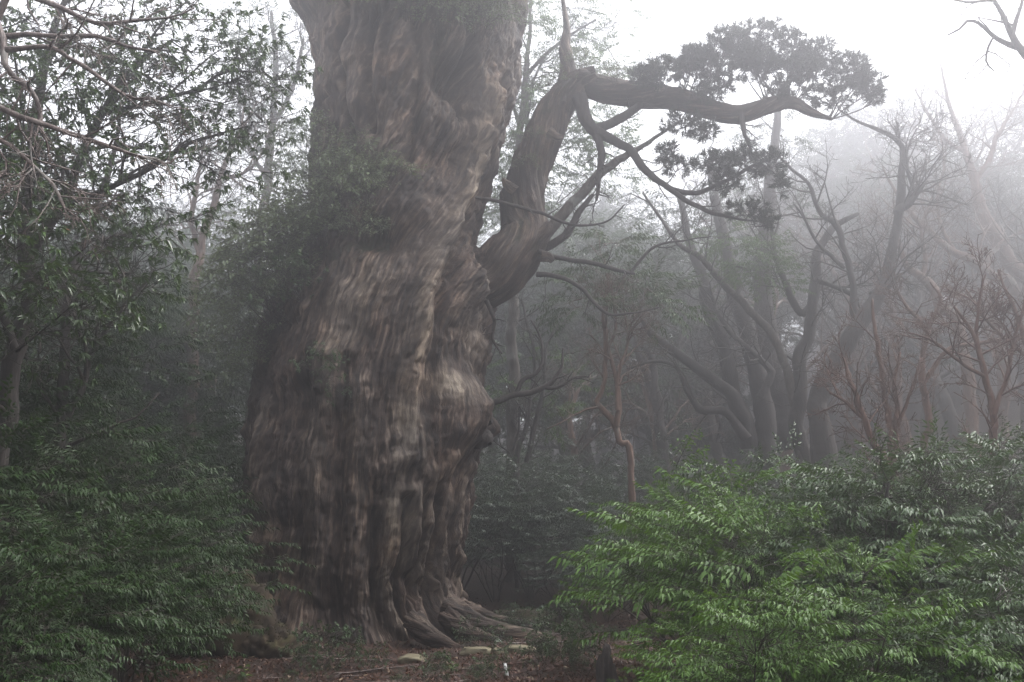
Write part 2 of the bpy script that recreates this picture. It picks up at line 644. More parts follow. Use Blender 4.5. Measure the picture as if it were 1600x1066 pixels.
    # flutes below the fold
    for pts, w, a, we in (([(610, 770), (608, 830), (604, 900), (620, 980)], 13, 0.24, 0.55), ([(634, 770), (636, 840), (632, 884)], 12, 0.30, 0.5),
                          ([(662, 740), (660, 800), (655, 850), (648, 900)], 13, 0.22, 0.3), ([(690, 720), (686, 800), (680, 870), (690, 960)], 18, 0.26, 0.3),
                          ([(720, 730), (712, 790), (704, 850), (706, 930)], 12, 0.18, 0.35), ([(566, 600), (562, 700), (560, 790), (556, 860), (575, 960)], 16, 0.18, 0.2),
                          ([(512, 560), (505, 700), (500, 800), (495, 900), (470, 985)], 22, 0.20, 0.15), ([(420, 640), (412, 760), (408, 900), (425, 990)], 18, 0.18, 0.35),
                          ([(455, 860), (440, 940), (450, 1000)], 16, 0.16, 0.3)):
        path(pts, w, a, we)
    for pts, w, a in (([(622, 780), (622, 860), (616, 930), (640, 1000)], 6, -0.34), ([(648, 800), (646, 870), (640, 930)], 7, -0.34), ([(674, 760), (672, 840), (664, 900), (672, 985)], 6, -0.24),
                      ([(583, 800), (580, 880), (600, 985)], 8, -0.24), ([(540, 560), (536, 660), (532, 760), (528, 870), (530, 960)], 9, -0.2),
                      ([(484, 560), (474, 640), (470, 720), (468, 830), (462, 930)], 8, -0.18), ([(745, 20), (742, 100), (730, 170)], 13, -0.5), ([(580, 10), (572, 110), (580, 200)], 9, -0.35), ([(650, 20), (655, 130), (640, 250)], 8, -0.3),
                      ([(530, 0), (524, 90), (540, 190), (548, 280)], 11, -0.5), ([(610, 0), (600, 120), (590, 220)], 8, -0.15)):
        path(pts, w, a)
    # root flare
    base = np.exp(-np.clip(z + 0.2, 0, None) / 0.75)
    for a0, wd, am in ((-1.35, 0.30, 1.0), (-0.75, 0.28, 0.35), (-0.2, 0.16, 0.45), (0.22, 0.14, 0.62), (0.62, 0.2, 0.5), (1.1, 0.25, 1.1), (2.0, 0.4, 0.8), (2.9, 0.4, 0.7), (-2.2, 0.4, 0.8)):
        disp = disp + am * base * np.exp(-((th - a0) / wd) ** 2)
    u = u0 + warp

    # bark strips
    f1 = noise(u * 3.4, z * 0.45, 0.5)
    f2 = noise(u * 7.5 + 3, z * 0.9, 4.5)
    f3 = noise(u * 14, z * 1.5, 8.8)
    patch = np.clip(0.6 + 1.1 * noise(s * 0.6, z * 0.5, 12.0), 0.15, 1.3)
    g1 = noise(u * 5.2 + 0.8 * noise(s * 2.1, z * 1.4, 17.0), z * 0.55 + 7, 14.5)
    peel = np.clip(noise(u * 1.1, z * 0.5, 40.0) * 3.0, -1, 1)
    disp = disp + patch * (0.14 * (0.5 - np.abs(f1) * 1.6) + 0.11 * (0.4 - np.abs(f2) * 1.6) + 0.07 * (0.4 - np.abs(g1) * 1.5) + 0.07 * (0.4 - np.abs(f3) * 1.6))
    disp = disp - patch * (0.15 * np.exp(-(f1 / 0.07) ** 2) + 0.085 * np.exp(-(f2 / 0.09) ** 2) + 0.045 * np.exp(-(f3 / 0.14) ** 2))
    disp = disp + 0.045 * peel + 0.12 * fbm(s * 1.5, z * 1.2, 52.0, 4) + 0.05 * fbm(s * 5, z * 3, 57.0, 2)
    wear = wear + np.clip(noise(u * 1.6, z * 0.22, 21.0) - 0.25, 0, 1) + 0.2 * np.clip(f2, 0, 1)
    up = np.clip((z - 8) / 5, 0, 1)
    wear = np.clip(wear + 0.15 * up, 0, 1)  # paler higher up the trunk
    moss = np.clip(moss + 0.8 * np.clip(noise(s * 0.8, z * 0.6, 33.0) - 0.25, 0, 1), 0, 1.2)
    disp = disp + 0.05 * moss * fbm(s * 3, z * 3, 2, 2)
    return cx, R, disp, u, wear, moss


def cedar_point(th, z, dr=0.0):
    th = np.atleast_1d(np.asarray(th, float))
    z = np.atleast_1d(np.asarray(z, float))
    cx, R, disp, _, _, _ = cedar_fields(th, z)
    r = R + disp + dr
    return np.stack([cx + r * np.sin(th), DT - 0.92 * r * np.cos(th), z], -1)


def on_cedar(px, py, dr=0.0):
    t0, z0, _ = surf(px, py)
    return cedar_point(t0, z0, dr)[0]


CEDAR_BASE = np.array([-3.35, DT, 0.0])


def add_cedar():
    root = thing('giant_cedar_tree', 'colossal ancient cedar with gnarled fluted grey-brown trunk and one heavy bough', 'tree', CEDAR_BASE)
    nf, nb = 350, 60
    th = np.concatenate([np.linspace(-1.9, 1.9, nf, endpoint=False), np.linspace(1.9, 2 * np.pi - 1.9, nb, endpoint=False)])
    th = np.where(th > np.pi, th - 2 * np.pi, th)
    zs = np.concatenate([np.linspace(-0.7, 16, 720), np.linspace(16.1, 18.2, 16)])
    n = len(th)
    Z, TH = np.meshgrid(zs, th, indexing='ij')
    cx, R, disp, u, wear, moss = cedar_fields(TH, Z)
    r = R + disp
    top = np.clip((Z - 16.6) / 1.6, 0, 1)
    r = r * np.sqrt(np.clip(1 - top ** 2 * 0.97, 0, 1))
    V = np.stack([cx + r * np.sin(TH), DT - 0.92 * r * np.cos(TH), Z], -1) - CEDAR_BASE
    m = len(zs)
    i = np.arange(m - 1)[:, None] * n
    j = np.arange(n)[None]
    j2 = (j + 1) % n
    q = np.stack([i + j, i + j2, i + n + j2, i + n + j], -1)
    g = Geo()
    g.add(V, q)
    fib = np.stack([u, Z, 0 * u], -1).reshape(-1, 3)
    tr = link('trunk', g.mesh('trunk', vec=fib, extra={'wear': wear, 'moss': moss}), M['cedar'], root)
    return root


def bark_limb(rows, step=0.05, k=56, amp=1.0, seed=0.0, mossy=0.4, wearamt=0.2, oval=1.0):
    """A thick limb or root with the cedar's bark: rows of (x, y, z, radius)."""
    sp = spline(rows, step)
    p, r = sp[:, :3], sp[:, 3]
    n = len(p)
    p = p + 0.25 * r[:, None] * np.stack([noise(np.arange(n) * step * 0.9, seed, 1.0 + c) for c in range(3)], -1)
    t, Nn, B = frames(p)
    L = np.concatenate([[0], np.cumsum(np.linalg.norm(np.diff(p, axis=0), axis=1))])
    ang = np.linspace(-np.pi, np.pi, k, endpoint=False)
    A, LL = np.meshgrid(ang, L, indexing='xy')
    rr = r[:, None] + 0 * A
    ca, sa = np.cos(A), np.sin(A)
    u = A * rr + 0.25 * LL
    d = 0.18 * rr * noise(ca * 1.1 + seed, sa * 1.1, LL * 0.7) + 0.12 * rr * noise(ca * 2.2, sa * 2.2 + seed, LL * 1.6)
    d = d + amp * (0.09 * (0.4 - 1.5 * np.abs(noise(u * 4, LL * 0.6, seed))) + 0.05 * (0.4 - 1.5 * np.abs(noise(u * 10, LL * 1.2, seed + 4))) + 0.04 * noise(ca * 5, sa * 5, LL * 3))
    rad = rr + d * np.clip(rr / 0.2, 0.15, 1)
    V = p[:, None] + rad[..., None] * (ca[..., None] * Nn[:, None] + sa[..., None] * B[:, None])
    i = np.arange(n - 1)[:, None] * k
    j = np.arange(k)[None]
    j2 = (j + 1) % k
    q = np.stack([i + j, i + j2, i + k + j2, i + k + j], -1)
    up = (ca[..., None] * Nn[:, None] + sa[..., None] * B[:, None])[..., 2]
    moss = np.clip(mossy + 0.5 * up + 0.9 * noise(V[..., 0] * 1.2, V[..., 1] * 1.2, V[..., 2] * 1.2), 0, 1)
    wear = np.clip(wearamt + 0.5 * noise(u * 2, LL * 0.3, seed + 9), 0, 1)
    g = Geo()
    g.add(V - CEDAR_BASE, q)
    fib = np.stack([u, LL, 0 * u + seed], -1).reshape(-1, 3)
    return g.mesh('limb', vec=fib, extra={'wear': wear, 'moss': moss}), p


def px_rows(pts, d, scale=1.0):
    """Photo path [(px, py, width in px)] at distance d (number or list) -> rows (x, y, z, radius)."""
    ds = np.broadcast_to(np.asarray(d, float), (len(pts),)) if np.isscalar(d) else np.interp(np.linspace(0, 1, len(pts)), np.linspace(0, 1, len(d)), d)
    out = []
    for (x, y, w), dd in zip(pts, ds):
        q = P(x, y, dd)
        out.append((*q, scale * w * np.linalg.norm(q - (0, 0, EYE)) / FPX / 2))
    return np.array(out)


# ------------------------------------------------------------------ growth
def walk(rng, p, d, L, n, gn, trop):
    pts = [np.array(p, float)]
    d = unit(d)
    for _ in range(n):
        d = unit(d + rng.normal(size=3) * gn + np.array([0, 0, trop]))
        pts.append(pts[-1] + d * L / n)
    return np.array(pts)


def grow(rng, p, d, L, r, lvl, last, cfg, out):
    n = max(3, int(L / cfg.get('seg', 0.25)))
    n = min(n, 14)
    pts = walk(rng, p, d, L, n, cfg['gnarl'], cfg['trop'])
    rad = r * (1 - np.linspace(0, 1, n + 1) * (1 - cfg.get('taper', 0.35)))
    out.append((lvl, pts, rad))
    kids(rng, pts, rad, L, lvl, last, cfg, out)


def kids(rng, pts, rad, L, lvl, last, cfg, out, lo=0.25):
    if lvl >= last:
        return
    k = cfg['kids'][min(lvl, len(cfg['kids']) - 1)]
    k = max(1, int(rng.poisson(k)))
    for i in range(k):
        f = lo + (1 - lo) * (i + rng.random()) / k
        x = f * (len(pts) - 1)
        a = min(int(x), len(pts) - 2)
        q = pts[a] + (pts[a + 1] - pts[a]) * (x - a)
        t = unit(pts[a + 1] - pts[a])
        side = np.cross(t, rng.normal(size=3))
        side = unit(side + np.array(cfg.get('bias', (0, 0, 0))))
        an = math.radians(rng.uniform(*cfg.get('angle', (30, 65))))
        dd = t * math.cos(an) + side * math.sin(an)
        grow(rng, q, dd, L * cfg['ratio'] * rng.uniform(0.6, 1.15) * (1.15 - 0.5 * f), max(0.003, min(rad[a] * 0.6, r_cap(cfg, lvl))), lvl + 1, last, cfg, out)


def r_cap(cfg, lvl):
    return cfg.get('rcap', [9, 9, 9, 9])[min(lvl, 3)]


def bake(branches, off=(0, 0, 0), sides=(8, 6, 4, 3, 3, 3)):
    g = Geo()
    for lvl, pts, rad in branches:
        tube(g, pts - np.asarray(off), np.maximum(rad, 0.0022), sides[min(lvl, 5)])
    return g


# ------------------------------------------------------------------ leaf sprays
class Spray:
    """A little template of leaves and stalk along +X, copied many times into one foliage mesh."""

    def __init__(self, simple=False):
        self.g = Geo()
        self.w = Geo()
        self.simple = simple

    def leaf(self, rng, b, d, L, W, droop, nrm=(0, 0, 1), tint=None):
        d = unit(d)
        s = unit(np.cross(d, np.asarray(nrm) + 0.25 * rng.normal(size=3)))
        n = np.cross(s, d)
        m = b + d * L * 0.5 + np.array([0, 0, -droop * L * 0.12])
        tp = b + d * L * 0.93 + np.array([0, 0, -droop * L * 0.42])
        l = b + d * L * 0.42 + s * W / 2 + n * W * 0.16
        r = b + d * L * 0.42 - s * W / 2 + n * W * 0.16
        if self.simple:
            self.g.add([b, r, tp, l], None, [(0, 1, 2), (0, 2, 3)], rng.random() if tint is None else tint)
            return
        self.g.add([b, r, m, l, tp], None, [(0, 1, 2), (0, 2, 3), (2, 1, 4), (2, 4, 3)], rng.random() if tint is None else tint)

    def done(self):
        self.V = np.concatenate(self.g.v)
        self.T = np.concatenate(self.g.t)
        self.A = np.concatenate(self.g.a)
        if self.w.v:
            self.WV = np.concatenate(self.w.v)
            self.WQ = np.concatenate(self.w.q)
            self.WT = np.concatenate(self.w.t)
        return self


def spray_hanging(rng, L=0.46, ll=0.076, lw=0.025, ntw=6, nl=6, simple=False):
    """A flat fan of twigs with narrow pointed leaves that hang down."""
    s = Spray(simple)
    ax = np.array([(x, 0.03 * rng.normal(), 0.10 * x - 0.75 * x * x / max(L, 0.1) * 0.45) for x in np.linspace(0, L, 6)])
    tube(s.w, ax[[0, 2, 5]], [0.0045, 0.0034, 0.002], 3)
    for k in range(ntw + 1):
        f = 0.25 + 0.75 * k / ntw
        b = ax[min(5, int(f * 5))]
        sd = (-1) ** k
        d0 = unit((0.8, sd * (0.75 if k < ntw else 0.05) * rng.uniform(0.7, 1.2), rng.normal() * 0.12))
        TL = L * rng.uniform(0.3, 0.5)
        e = b + d0 * TL + np.array([0, 0, -0.22 * TL])
        if not simple:
            tube(s.w, np.array([b, e]), [0.0026, 0.0014], 3)
        for i in range(nl + 1):
            q = b + (e - b) * (0.2 + 0.8 * i / nl)
            a = (-1) ** i * rng.uniform(0.5, 1.1) if i < nl else 0
            c, sn = math.cos(a), math.sin(a)
            d = np.array([d0[0] * c - d0[1] * sn, d0[0] * sn + d0[1] * c, -rng.uniform(0.25, 0.95)])
            s.leaf(rng, q, d, ll * rng.uniform(0.7, 1.2), lw * rng.uniform(0.8, 1.2), rng.uniform(0.5, 1.3), tint=np.clip(0.25 + 0.6 * (i / nl) * rng.random() + 0.25 * rng.random(), 0, 1))
    return s.done()


def spray_whorl(rng, L=0.38, ll=0.125, lw=0.036, n=8, rings=2):
    """Leathery leaves whorled round the twig tips, drooping like umbrella ribs."""
    s = Spray()
    tips = [np.array([L, 0, 0.06])]
    for k in range(rings):
        tips.append(np.array([L * rng.uniform(0.45, 0.9), (-1) ** k * L * rng.uniform(0.3, 0.55), rng.normal() * 0.06]))
    for tp in tips:
        b = np.array([0.0, 0, 0])
        tube(s.w, np.array([b, tp * 0.55 + [0, 0, -0.02], tp]), [0.006, 0.0045, 0.0035], 3)
        d0 = unit(tp)
        off = rng.random() * 6
        for i in range(n):
            a = off + i * 2 * np.pi / n + rng.normal() * 0.2
            side = np.array([-d0[1], d0[0], 0]) * math.cos(a) + np.array([0, 0, 1]) * math.sin(a) * 0.5
            d = side + d0 * rng.uniform(0.2, 0.7) + np.array([0, 0, -rng.uniform(0.1, 0.6)])
            s.leaf(rng, tp - d0 * rng.random() * 0.04, d, ll * rng.uniform(0.7, 1.15), lw * rng.uniform(0.8, 1.15), rng.uniform(0.3, 1.2))
    return s.done()


def spray_fine(rng, L=0.42, ll=0.095, lw=0.036, ntw=4, nl=5):
    """Thin twigs with many small leaves."""
    s = Spray()
    for k in range(ntw):
        d0 = unit((1, rng.normal() * 0.6, rng.normal() * 0.4 + 0.1))
        b = np.array([0.0, 0, 0]) + np.array([1, 0, 0]) * L * 0.3 * rng.random()
        e = b + d0 * L * rng.uniform(0.5, 1)
        tube(s.w, np.array([b, e]), [0.004, 0.002], 3)
        for i in range(nl):
            q = b + (e - b) * (0.25 + 0.75 * i / (nl - 1))
            d = d0 * 0.6 + rng.normal(size=3) * 0.6 + [0, 0, -0.15]
            s.leaf(rng, q, d, ll * rng.uniform(0.7, 1.2), lw, 0.4)
    return s.done()


def spray_needle(rng, L=0.24, n=14):
    """A cedar tuft: a fan of thin curved shoots."""
    s = Spray()
    for k in range(n):
        d = unit((1.0, rng.normal() * 0.75, rng.normal() * 0.6 + 0.15))
        b = np.array([rng.random() * L * 0.4, 0, 0])
        l = L * rng.uniform(0.5, 1.0)
        m = b + d * l * 0.55
        e = b + d * l + np.array([0, 0, rng.uniform(-0.1, 0.22) * l])
        sd = unit(np.cross(d, rng.normal(size=3))) * 0.011
        for bb in range(2):
            sd2 = np.cross(d, sd) if bb else sd
            s.g.add([b, m - sd2, m + sd2, e], None, [(0, 1, 2), (1, 3, 2)], rng.random())
        for h in range(4):
            q = b + (e - b) * rng.uniform(0.3, 0.9)
            dd = unit(d + rng.normal(size=3) * 0.7)
            sd3 = unit(np.cross(dd, rng.normal(size=3))) * 0.008
            s.g.add([q - sd3, q + sd3, q + dd * l * 0.38], None, [(0, 1, 2)], rng.random())
    tube(s.w, np.array([(0, 0, 0), (L * 0.4, 0, 0), (L * 0.8, 0, 0.02)]), [0.006, 0.005, 0.003], 3)
    return s.done()


def frame_from(x, up=None, rng=None, roll=0.3):
    x = unit(x)
    z = np.array([0, 0, 1.0]) + rng.normal(size=x.shape) * roll
    y = unit(np.cross(z, x))
    z = np.cross(x, y)
    return np.stack([x, y, z], -1)      # columns


def scatter(rng, leafgeo, twiggeo, temps, pos, dirs, size, roll=0.3, shade=None):
    pos = np.asarray(pos, float)
    F = frame_from(np.asarray(dirs, float), rng=rng, roll=roll)
    which = rng.integers(0, len(temps), len(pos))
    size = np.broadcast_to(size, (len(pos),))
    for w, tmp in enumerate(temps):
        ids = np.nonzero(which == w)[0]
        if not len(ids):
            continue
        M3 = F[ids] * size[ids, None, None]
        V = np.einsum('kij,nj->kni', M3, tmp.V) + pos[ids, None]
        nv = len(tmp.V)
        T = tmp.T[None] + (np.arange(len(ids)) * nv)[:, None, None]
        A = np.clip(np.broadcast_to(tmp.A, (len(ids), nv)) * 0.75 + rng.random((len(ids), 1)) * 0.25, 0, 1)
        leafgeo.add(V, None, T, A.ravel())
        if twiggeo is not None and tmp.w.v:
            W = np.einsum('kij,nj->kni', M3, tmp.WV) + pos[ids, None]
            nw = len(tmp.WV)
            o = (np.arange(len(ids)) * nw)[:, None, None]
            twiggeo.add(W, tmp.WQ[None] + o, tmp.WT[None] + o, 0.5)


def attach(rng, geo, nodes_p, nodes_r, targets, rtw=0.006, sag=0.08, back=0.3):
    """A thin twig from the nearest lower branch node to each target; returns the direction it arrives in."""
    nodes_p = np.asarray(nodes_p)
    D = np.empty_like(targets)
    for i, q in enumerate(targets):
        v = q - nodes_p
        c = (v ** 2).sum(1) + 1.5 * np.clip(-v[:, 2], 0, None) ** 2
        j = int(np.argmin(c))
        s = nodes_p[j]
        L = np.linalg.norm(q - s)
        mid = (s + q) / 2 + np.array([0, 0, -sag * L]) + rng.normal(size=3) * 0.07 * L
        m2 = s * 0.2 + q * 0.8 + np.array([0, 0, -0.03 * L]) + rng.normal(size=3) * 0.03 * L
        r1 = min(max(rtw * (0.7 + L * 0.7), 0.003), max(nodes_r[j] * 0.9, 0.003))
        tube(geo, np.array([s, mid, m2, q]), [r1, r1 * 0.75, r1 * 0.55, max(0.0022, r1 * 0.4)], 3)
        D[i] = unit(q - mid)
    return D


# ------------------------------------------------------------------ shrub builder
def make_shrub(rng, H, W, nspray, temps, stems=6, size=1.0, low=0.12, flat=0.7, lumps=1.5, stemr=0.02):
    """Local geometry of one bush: (stems, foliage)."""
    br = []
    for i in range(stems):
        a = i * 2 * np.pi / stems + rng.normal() * 0.4
        d = np.array([math.cos(a) * rng.uniform(0.15, 0.55), math.sin(a) * rng.uniform(0.15, 0.55), 1])
        b = np.array([math.cos(a), math.sin(a), 0]) * 0.08 * rng.random() + [0, 0, -0.12]
        grow(rng, b, d, H * rng.uniform(0.65, 0.95), stemr * rng.uniform(0.7, 1.2), 0, 2, {'gnarl': 0.16, 'trop': 0.03, 'kids': [4, 2], 'ratio': 0.45, 'taper': 0.3}, br)
    twg = bake(br, sides=(6, 4, 3))
    NP = np.concatenate([b[1] for b in br])
    NR = np.concatenate([b[2] for b in br])
    # targets fill a lumpy dome, most of them near its skin
    n = nspray
    dirs = unit(rng.normal(size=(n * 3, 3)) * [1, 1, 0.9] + [0, 0, 0.35])
    dirs = dirs[dirs[:, 2] > -0.25][:n]
    n = len(dirs)
    lump = 1 + lumps * (0.28 * noise(dirs[:, 0] * 1.6 + rng.random() * 50, dirs[:, 1] * 1.6, dirs[:, 2] * 1.6) + 0.16 * noise(dirs[:, 0] * 4, dirs[:, 1] * 4, dirs[:, 2] * 4 + rng.random() * 50))
    rr = rng.random(n) ** 0.42 * lump
    T = dirs * rr[:, None] * [W / 2, W / 2, H * 0.58] + [0, 0, H * 0.45]
    T[:, 2] = np.maximum(T[:, 2], low * H + rng.random(n) * 0.15)
    # layered: pull the sprays into loose tiers
    tier = 0.34 * size
    T[:, 2] += flat * (np.round(T[:, 2] / tier) * tier - T[:, 2])
    D = attach(rng, twg, NP, NR, T, 0.006 * size)
    out = T - [0, 0, H * 0.35]
    D = unit(D * [0.5, 0.5, 0.12] + unit(out * [1, 1, 0.12]) * 0.9 + rng.normal(size=D.shape) * [0.3, 0.3, 0.12] + [0, 0, 0.10])
    lf = Geo()
    scatter(rng, lf, twg, temps, T, D, size * rng.uniform(0.6, 1.3, len(T)), 0.3)
    return twg, lf


def proto(name, cat, geos, mats, names, kinds):
    r = bpy.data.objects.new(name, None)
    r['category'] = cat
    PARTS[r.name] = []
    for g, mt, nm, kd in zip(geos, mats, names, kinds):
        me = g.mesh(nm, smooth=(nm != 'foliage'))
        me.materials.append(mt)
        o = bpy.data.objects.new(nm, me)
        if kd:
            o['kind'] = kd
        PARTS[r.name].append(o)
    return r

CEDAR = add_cedar()

# ------------------------------------------------------------------ cedar: bough, roots, knots, needles
rc = np.random.default_rng(21)


def cedar_part(name, rows, parent=CEDAR, **kw):
    me, p = bark_limb(rows, **kw)
    me.name = name
    return link(name, me, M['cedar'], parent), p


bough_px = [(690, 448, 90), (740, 440, 92), (788, 414, 88), (815, 375, 76), (818, 320, 64), (826, 270, 58), (846, 215, 54), (872, 168, 50), (905, 134, 42), (935, 124, 36)]
bough, bough_p = cedar_part('bough', px_rows(bough_px, [20.0, 20.0, 20.1, 20.2, 20.0, 19.8, 19.6]), step=0.04, k=72, amp=0.8, seed=3.0, mossy=0.75, wearamt=0.05)
arm_px = [(905, 128, 40), (950, 140, 36), (1000, 150, 34), (1060, 155, 31), (1110, 170, 28), (1150, 179, 25), (1200, 165, 21), (1238, 160, 17), (1270, 177, 11), (1300, 187, 4)]
arm, arm_p = cedar_part('branch', px_rows(arm_px, [19.7, 19.3, 19.0]), bough, step=0.05, k=36, amp=0.5, seed=8.0, mossy=0.8, wearamt=0.0)
stub_px = [(880, 165, 28), (884, 130, 27), (887, 105, 22), (884, 76, 17), (886, 50, 12), (882, 20, 7), (876, -20, 4)]
cedar_part('branch', px_rows(stub_px, 19.75), bough, step=0.05, k=24, amp=0.5, seed=4.0, mossy=0.5, wearamt=0.2)
sub_px = [
    ([(905, 150, 22), (915, 185, 20), (930, 205, 18), (955, 218, 15), (985, 235, 13), (1005, 262, 12), (1040, 290, 9), (1085, 302, 8), (1130, 285, 6), (1170, 262, 5), (1200, 250, 3)], 19.4),
    ([(1040, 290, 9), (1080, 318, 8), (1130, 338, 6), (1180, 346, 3)], 19.4),
    ([(925, 205, 14), (960, 190, 15), (990, 172, 13), (1005, 155, 10)], 19.5),
    ([(930, 205, 14), (940, 240, 12), (936, 275, 9), (932, 312, 4)], 19.4),
    ([(838, 385, 20), (866, 350, 19), (900, 312, 17), (940, 270, 15), (975, 245, 12), (1010, 225, 7), (1060, 190, 4)], 20.3),
    ([(840, 392, 14), (870, 378, 13), (893, 355, 12), (905, 330, 10), (925, 305, 6)], 20.1),
    ([(842, 393, 9), (880, 405, 8), (930, 412, 8), (975, 424, 6), (992, 428, 5)], 19.8),
    ([(985, 426, 5), (1005, 402, 5), (1030, 383, 4), (1060, 377, 3), (1110, 370, 2)], 19.8),
    ([(838, 428, 9), (870, 432, 8), (905, 448, 7), (925, 470, 6), (950, 490, 5), (985, 490, 3), (1030, 480, 2)], 19.9),
    ([(742, 308, 5), (790, 318, 6), (840, 332, 6), (880, 348, 5), (915, 352, 4), (950, 345, 3), (975, 320, 2)], 18.6),
    ([(738, 634, 12), (775, 628, 10), (800, 617, 10), (835, 611, 9), (862, 598, 8), (876, 575, 5), (880, 545, 3)], 19.2),
    ([(806, 616, 8), (818, 594, 7), (838, 582, 6), (848, 560, 5), (846, 530, 4), (830, 500, 3)], 19.2),
    ([(850, 605, 7), (872, 605, 6), (900, 590, 4), (920, 590, 2)], 19.2),
    ([(760, 470, 8), (772, 500, 6), (770, 530, 5), (785, 552, 3)], 19.4),
    ([(1158, 172, 9), (1160, 190, 9), (1164, 210, 6), (1172, 232, 3)], 19.1),
]
needle_nodes, needle_r = [arm_p], [np.full(len(arm_p), 0.1)]
for i, (pts, d) in enumerate(sub_px):
    sp = spline(px_rows(pts, d), 0.09)
    n = len(sp)
    sp[:, :3] += 0.03 * np.stack([noise(np.arange(n) * 0.28, i * 3.3, c * 7.7) for c in range(3)], -1)
    br = [(0, sp[:, :3], sp[:, 3])]
    kids(rc, sp[:, :3], sp[:, 3], 1.5 if i < 8 else 1.1, 0, 2, {'gnarl': 0.22, 'trop': 0.02, 'kids': [6, 4], 'ratio': 0.5, 'rcap': [0.02, 0.009], 'seg': 0.12}, br)
    me = bake(br, CEDAR_BASE, (8, 4, 3)).mesh('branch')
    link('branch', me, M['dark_bark' if i != 4 else 'grey_bark'], CEDAR)
    if i < 5:
        needle_nodes.append(sp[:, :3])
        needle_r.append(sp[:, 3])
NN, NR_ = np.concatenate(needle_nodes), np.concatenate(needle_r)
NEED = [spray_needle(rc) for _ in range(6)]
clumps = [(1180, 58, 44, 22), (1130, 78, 36, 24), (1228, 68, 36, 24), (1275, 88, 38, 24), (1320, 108, 36, 26), (1350, 138, 28, 22), (1310, 148, 34, 18),
          (1250, 120, 42, 20), (1190, 110, 42, 22), (1130, 122, 42, 20), (1080, 106, 36, 22), (1040, 118, 32, 18), (1000, 122, 24, 14), (1100, 146, 44, 12),
          (1220, 144, 40, 14), (1160, 88, 30, 18), (1060, 190, 40, 14), (1100, 205, 26, 14), (1120, 256, 30, 16), (1160, 246, 30, 16), (1196, 252, 24, 18),
          (1212, 292, 9, 12), (1128, 288, 30, 10), (1172, 330, 34, 12), (1202, 346, 12, 9), (1062, 262, 28, 14), (1038, 242, 24, 12), (1345, 118, 22, 16), (1366, 152, 14, 10)]
clumps = [(x + rc.normal() * 4, y + rc.normal() * 3, rx * rc.uniform(0.75, 1.1), ry * rc.uniform(0.75, 1.1)) for x, y, rx, ry in clumps for _ in range(1)]
clumps += [(rc.uniform(1020, 1350), 0, 0, 0) for _ in range(14)]
clumps = [c if c[2] else (c[0], np.interp(c[0], [1020, 1180, 1350], [100, 45, 110]) + rc.random() * 50, rc.uniform(9, 18), rc.uniform(7, 12)) for c in clumps]
for px, py, rx, ry in clumps:
    area = rx * ry
    n = int(10 + area * 0.08)
    d0 = 19.2 + rc.normal() * 0.25
    c = P(px, py, d0)
    rm = d0 / FPX
    v = unit(rc.normal(size=(n, 3))) * (rc.random((n, 1)) ** 0.45)
    T = c + v * [rx * rm, max(rx, ry) * rm * 0.9, ry * rm]
    tw, lf = Geo(), Geo()
    hub = np.array([c + [0, 0, -ry * rm * 0.6], c, c + [rx * rm * 0.4, 0, 0], c - [rx * rm * 0.4, 0, 0]])
    j = np.argmin(((NN - hub[0]) ** 2).sum(1))
    # a shoot from the branch into the clump, then sprigs off it
    stem = spline([(*NN[j], 0.02), (*(0.5 * NN[j] + 0.5 * hub[0] + [0.1 * rc.normal(), 0.1 * rc.normal(), -0.05]), 0.014), (*hub[0], 0.010), (*(c + [0, 0, ry * rm * 0.3]), 0.008)], 0.1)
    tube(tw, stem[:, :3], stem[:, 3], 5)
    D = attach(rc, tw, np.concatenate([stem[2:, :3], hub[2:]]), np.full(len(stem) - 2 + 2, 0.012), T, 0.006, 0.02)
    for hh in hub[2:]:
        tube(tw, np.array([stem[len(stem) // 2, :3], hh]), [0.012, 0.008], 4)
    D = unit(D + 0.5 * v + [0, 0, 0.35])
    scatter(rc, lf, tw, NEED, T, D, rc.uniform(0.6, 1.2, n) * 0.95, 0.8)
    f = link('needle_clump', lf.mesh('needle_clump', False), M['needle'], bough, 'stuff')
    for v_ in (f,):
        v_.data.transform(__import__('mathutils').Matrix.Translation(-CEDAR_BASE))
    me = tw.mesh('twig')
    me.transform(__import__('mathutils').Matrix.Translation(-CEDAR_BASE))
    link('twig', me, M['dark_bark'], bough, 'stuff')

# roots that run out over the ground
for k, (pts, s) in enumerate([
    ([(-1.3, 18.6, 0.55, 0.26), (-0.7, 18.3, 0.26, 0.20), (-0.1, 18.1, 0.12, 0.15), (0.45, 18.0, 0.03, 0.11), (0.9, 17.9, -0.08, 0.07)], 1.0),
    ([(-1.9, 17.6, 0.35, 0.2), (-1.55, 17.1, 0.12, 0.16), (-1.2, 16.8, 0.02, 0.12), (-0.9, 16.6, -0.1, 0.08)], 2.0),
    ([(-1.3, 18.3, 0.40, 0.18), (-0.8, 17.7, 0.13, 0.14), (-0.4, 17.4, 0.02, 0.10), (0.0, 17.2, -0.1, 0.06)], 6.0),
    ([(-1.2, 19.2, 0.5, 0.22), (-0.4, 19.4, 0.2, 0.16), (0.5, 19.5, 0.10, 0.11), (1.3, 19.4, 0.03, 0.07), (2.0, 19.6, -0.1, 0.05)], 5.0),
    ([(-4.6, 17.6, 0.4, 0.24), (-4.8, 17.0, 0.15, 0.18), (-5.0, 16.5, 0.0, 0.12), (-5.1, 16.2, -0.15, 0.08)], 4.0)]):
    cedar_part('root', np.array(pts), step=0.04, k=44, amp=1.0, seed=s * 5, mossy=0.05, wearamt=0.1)
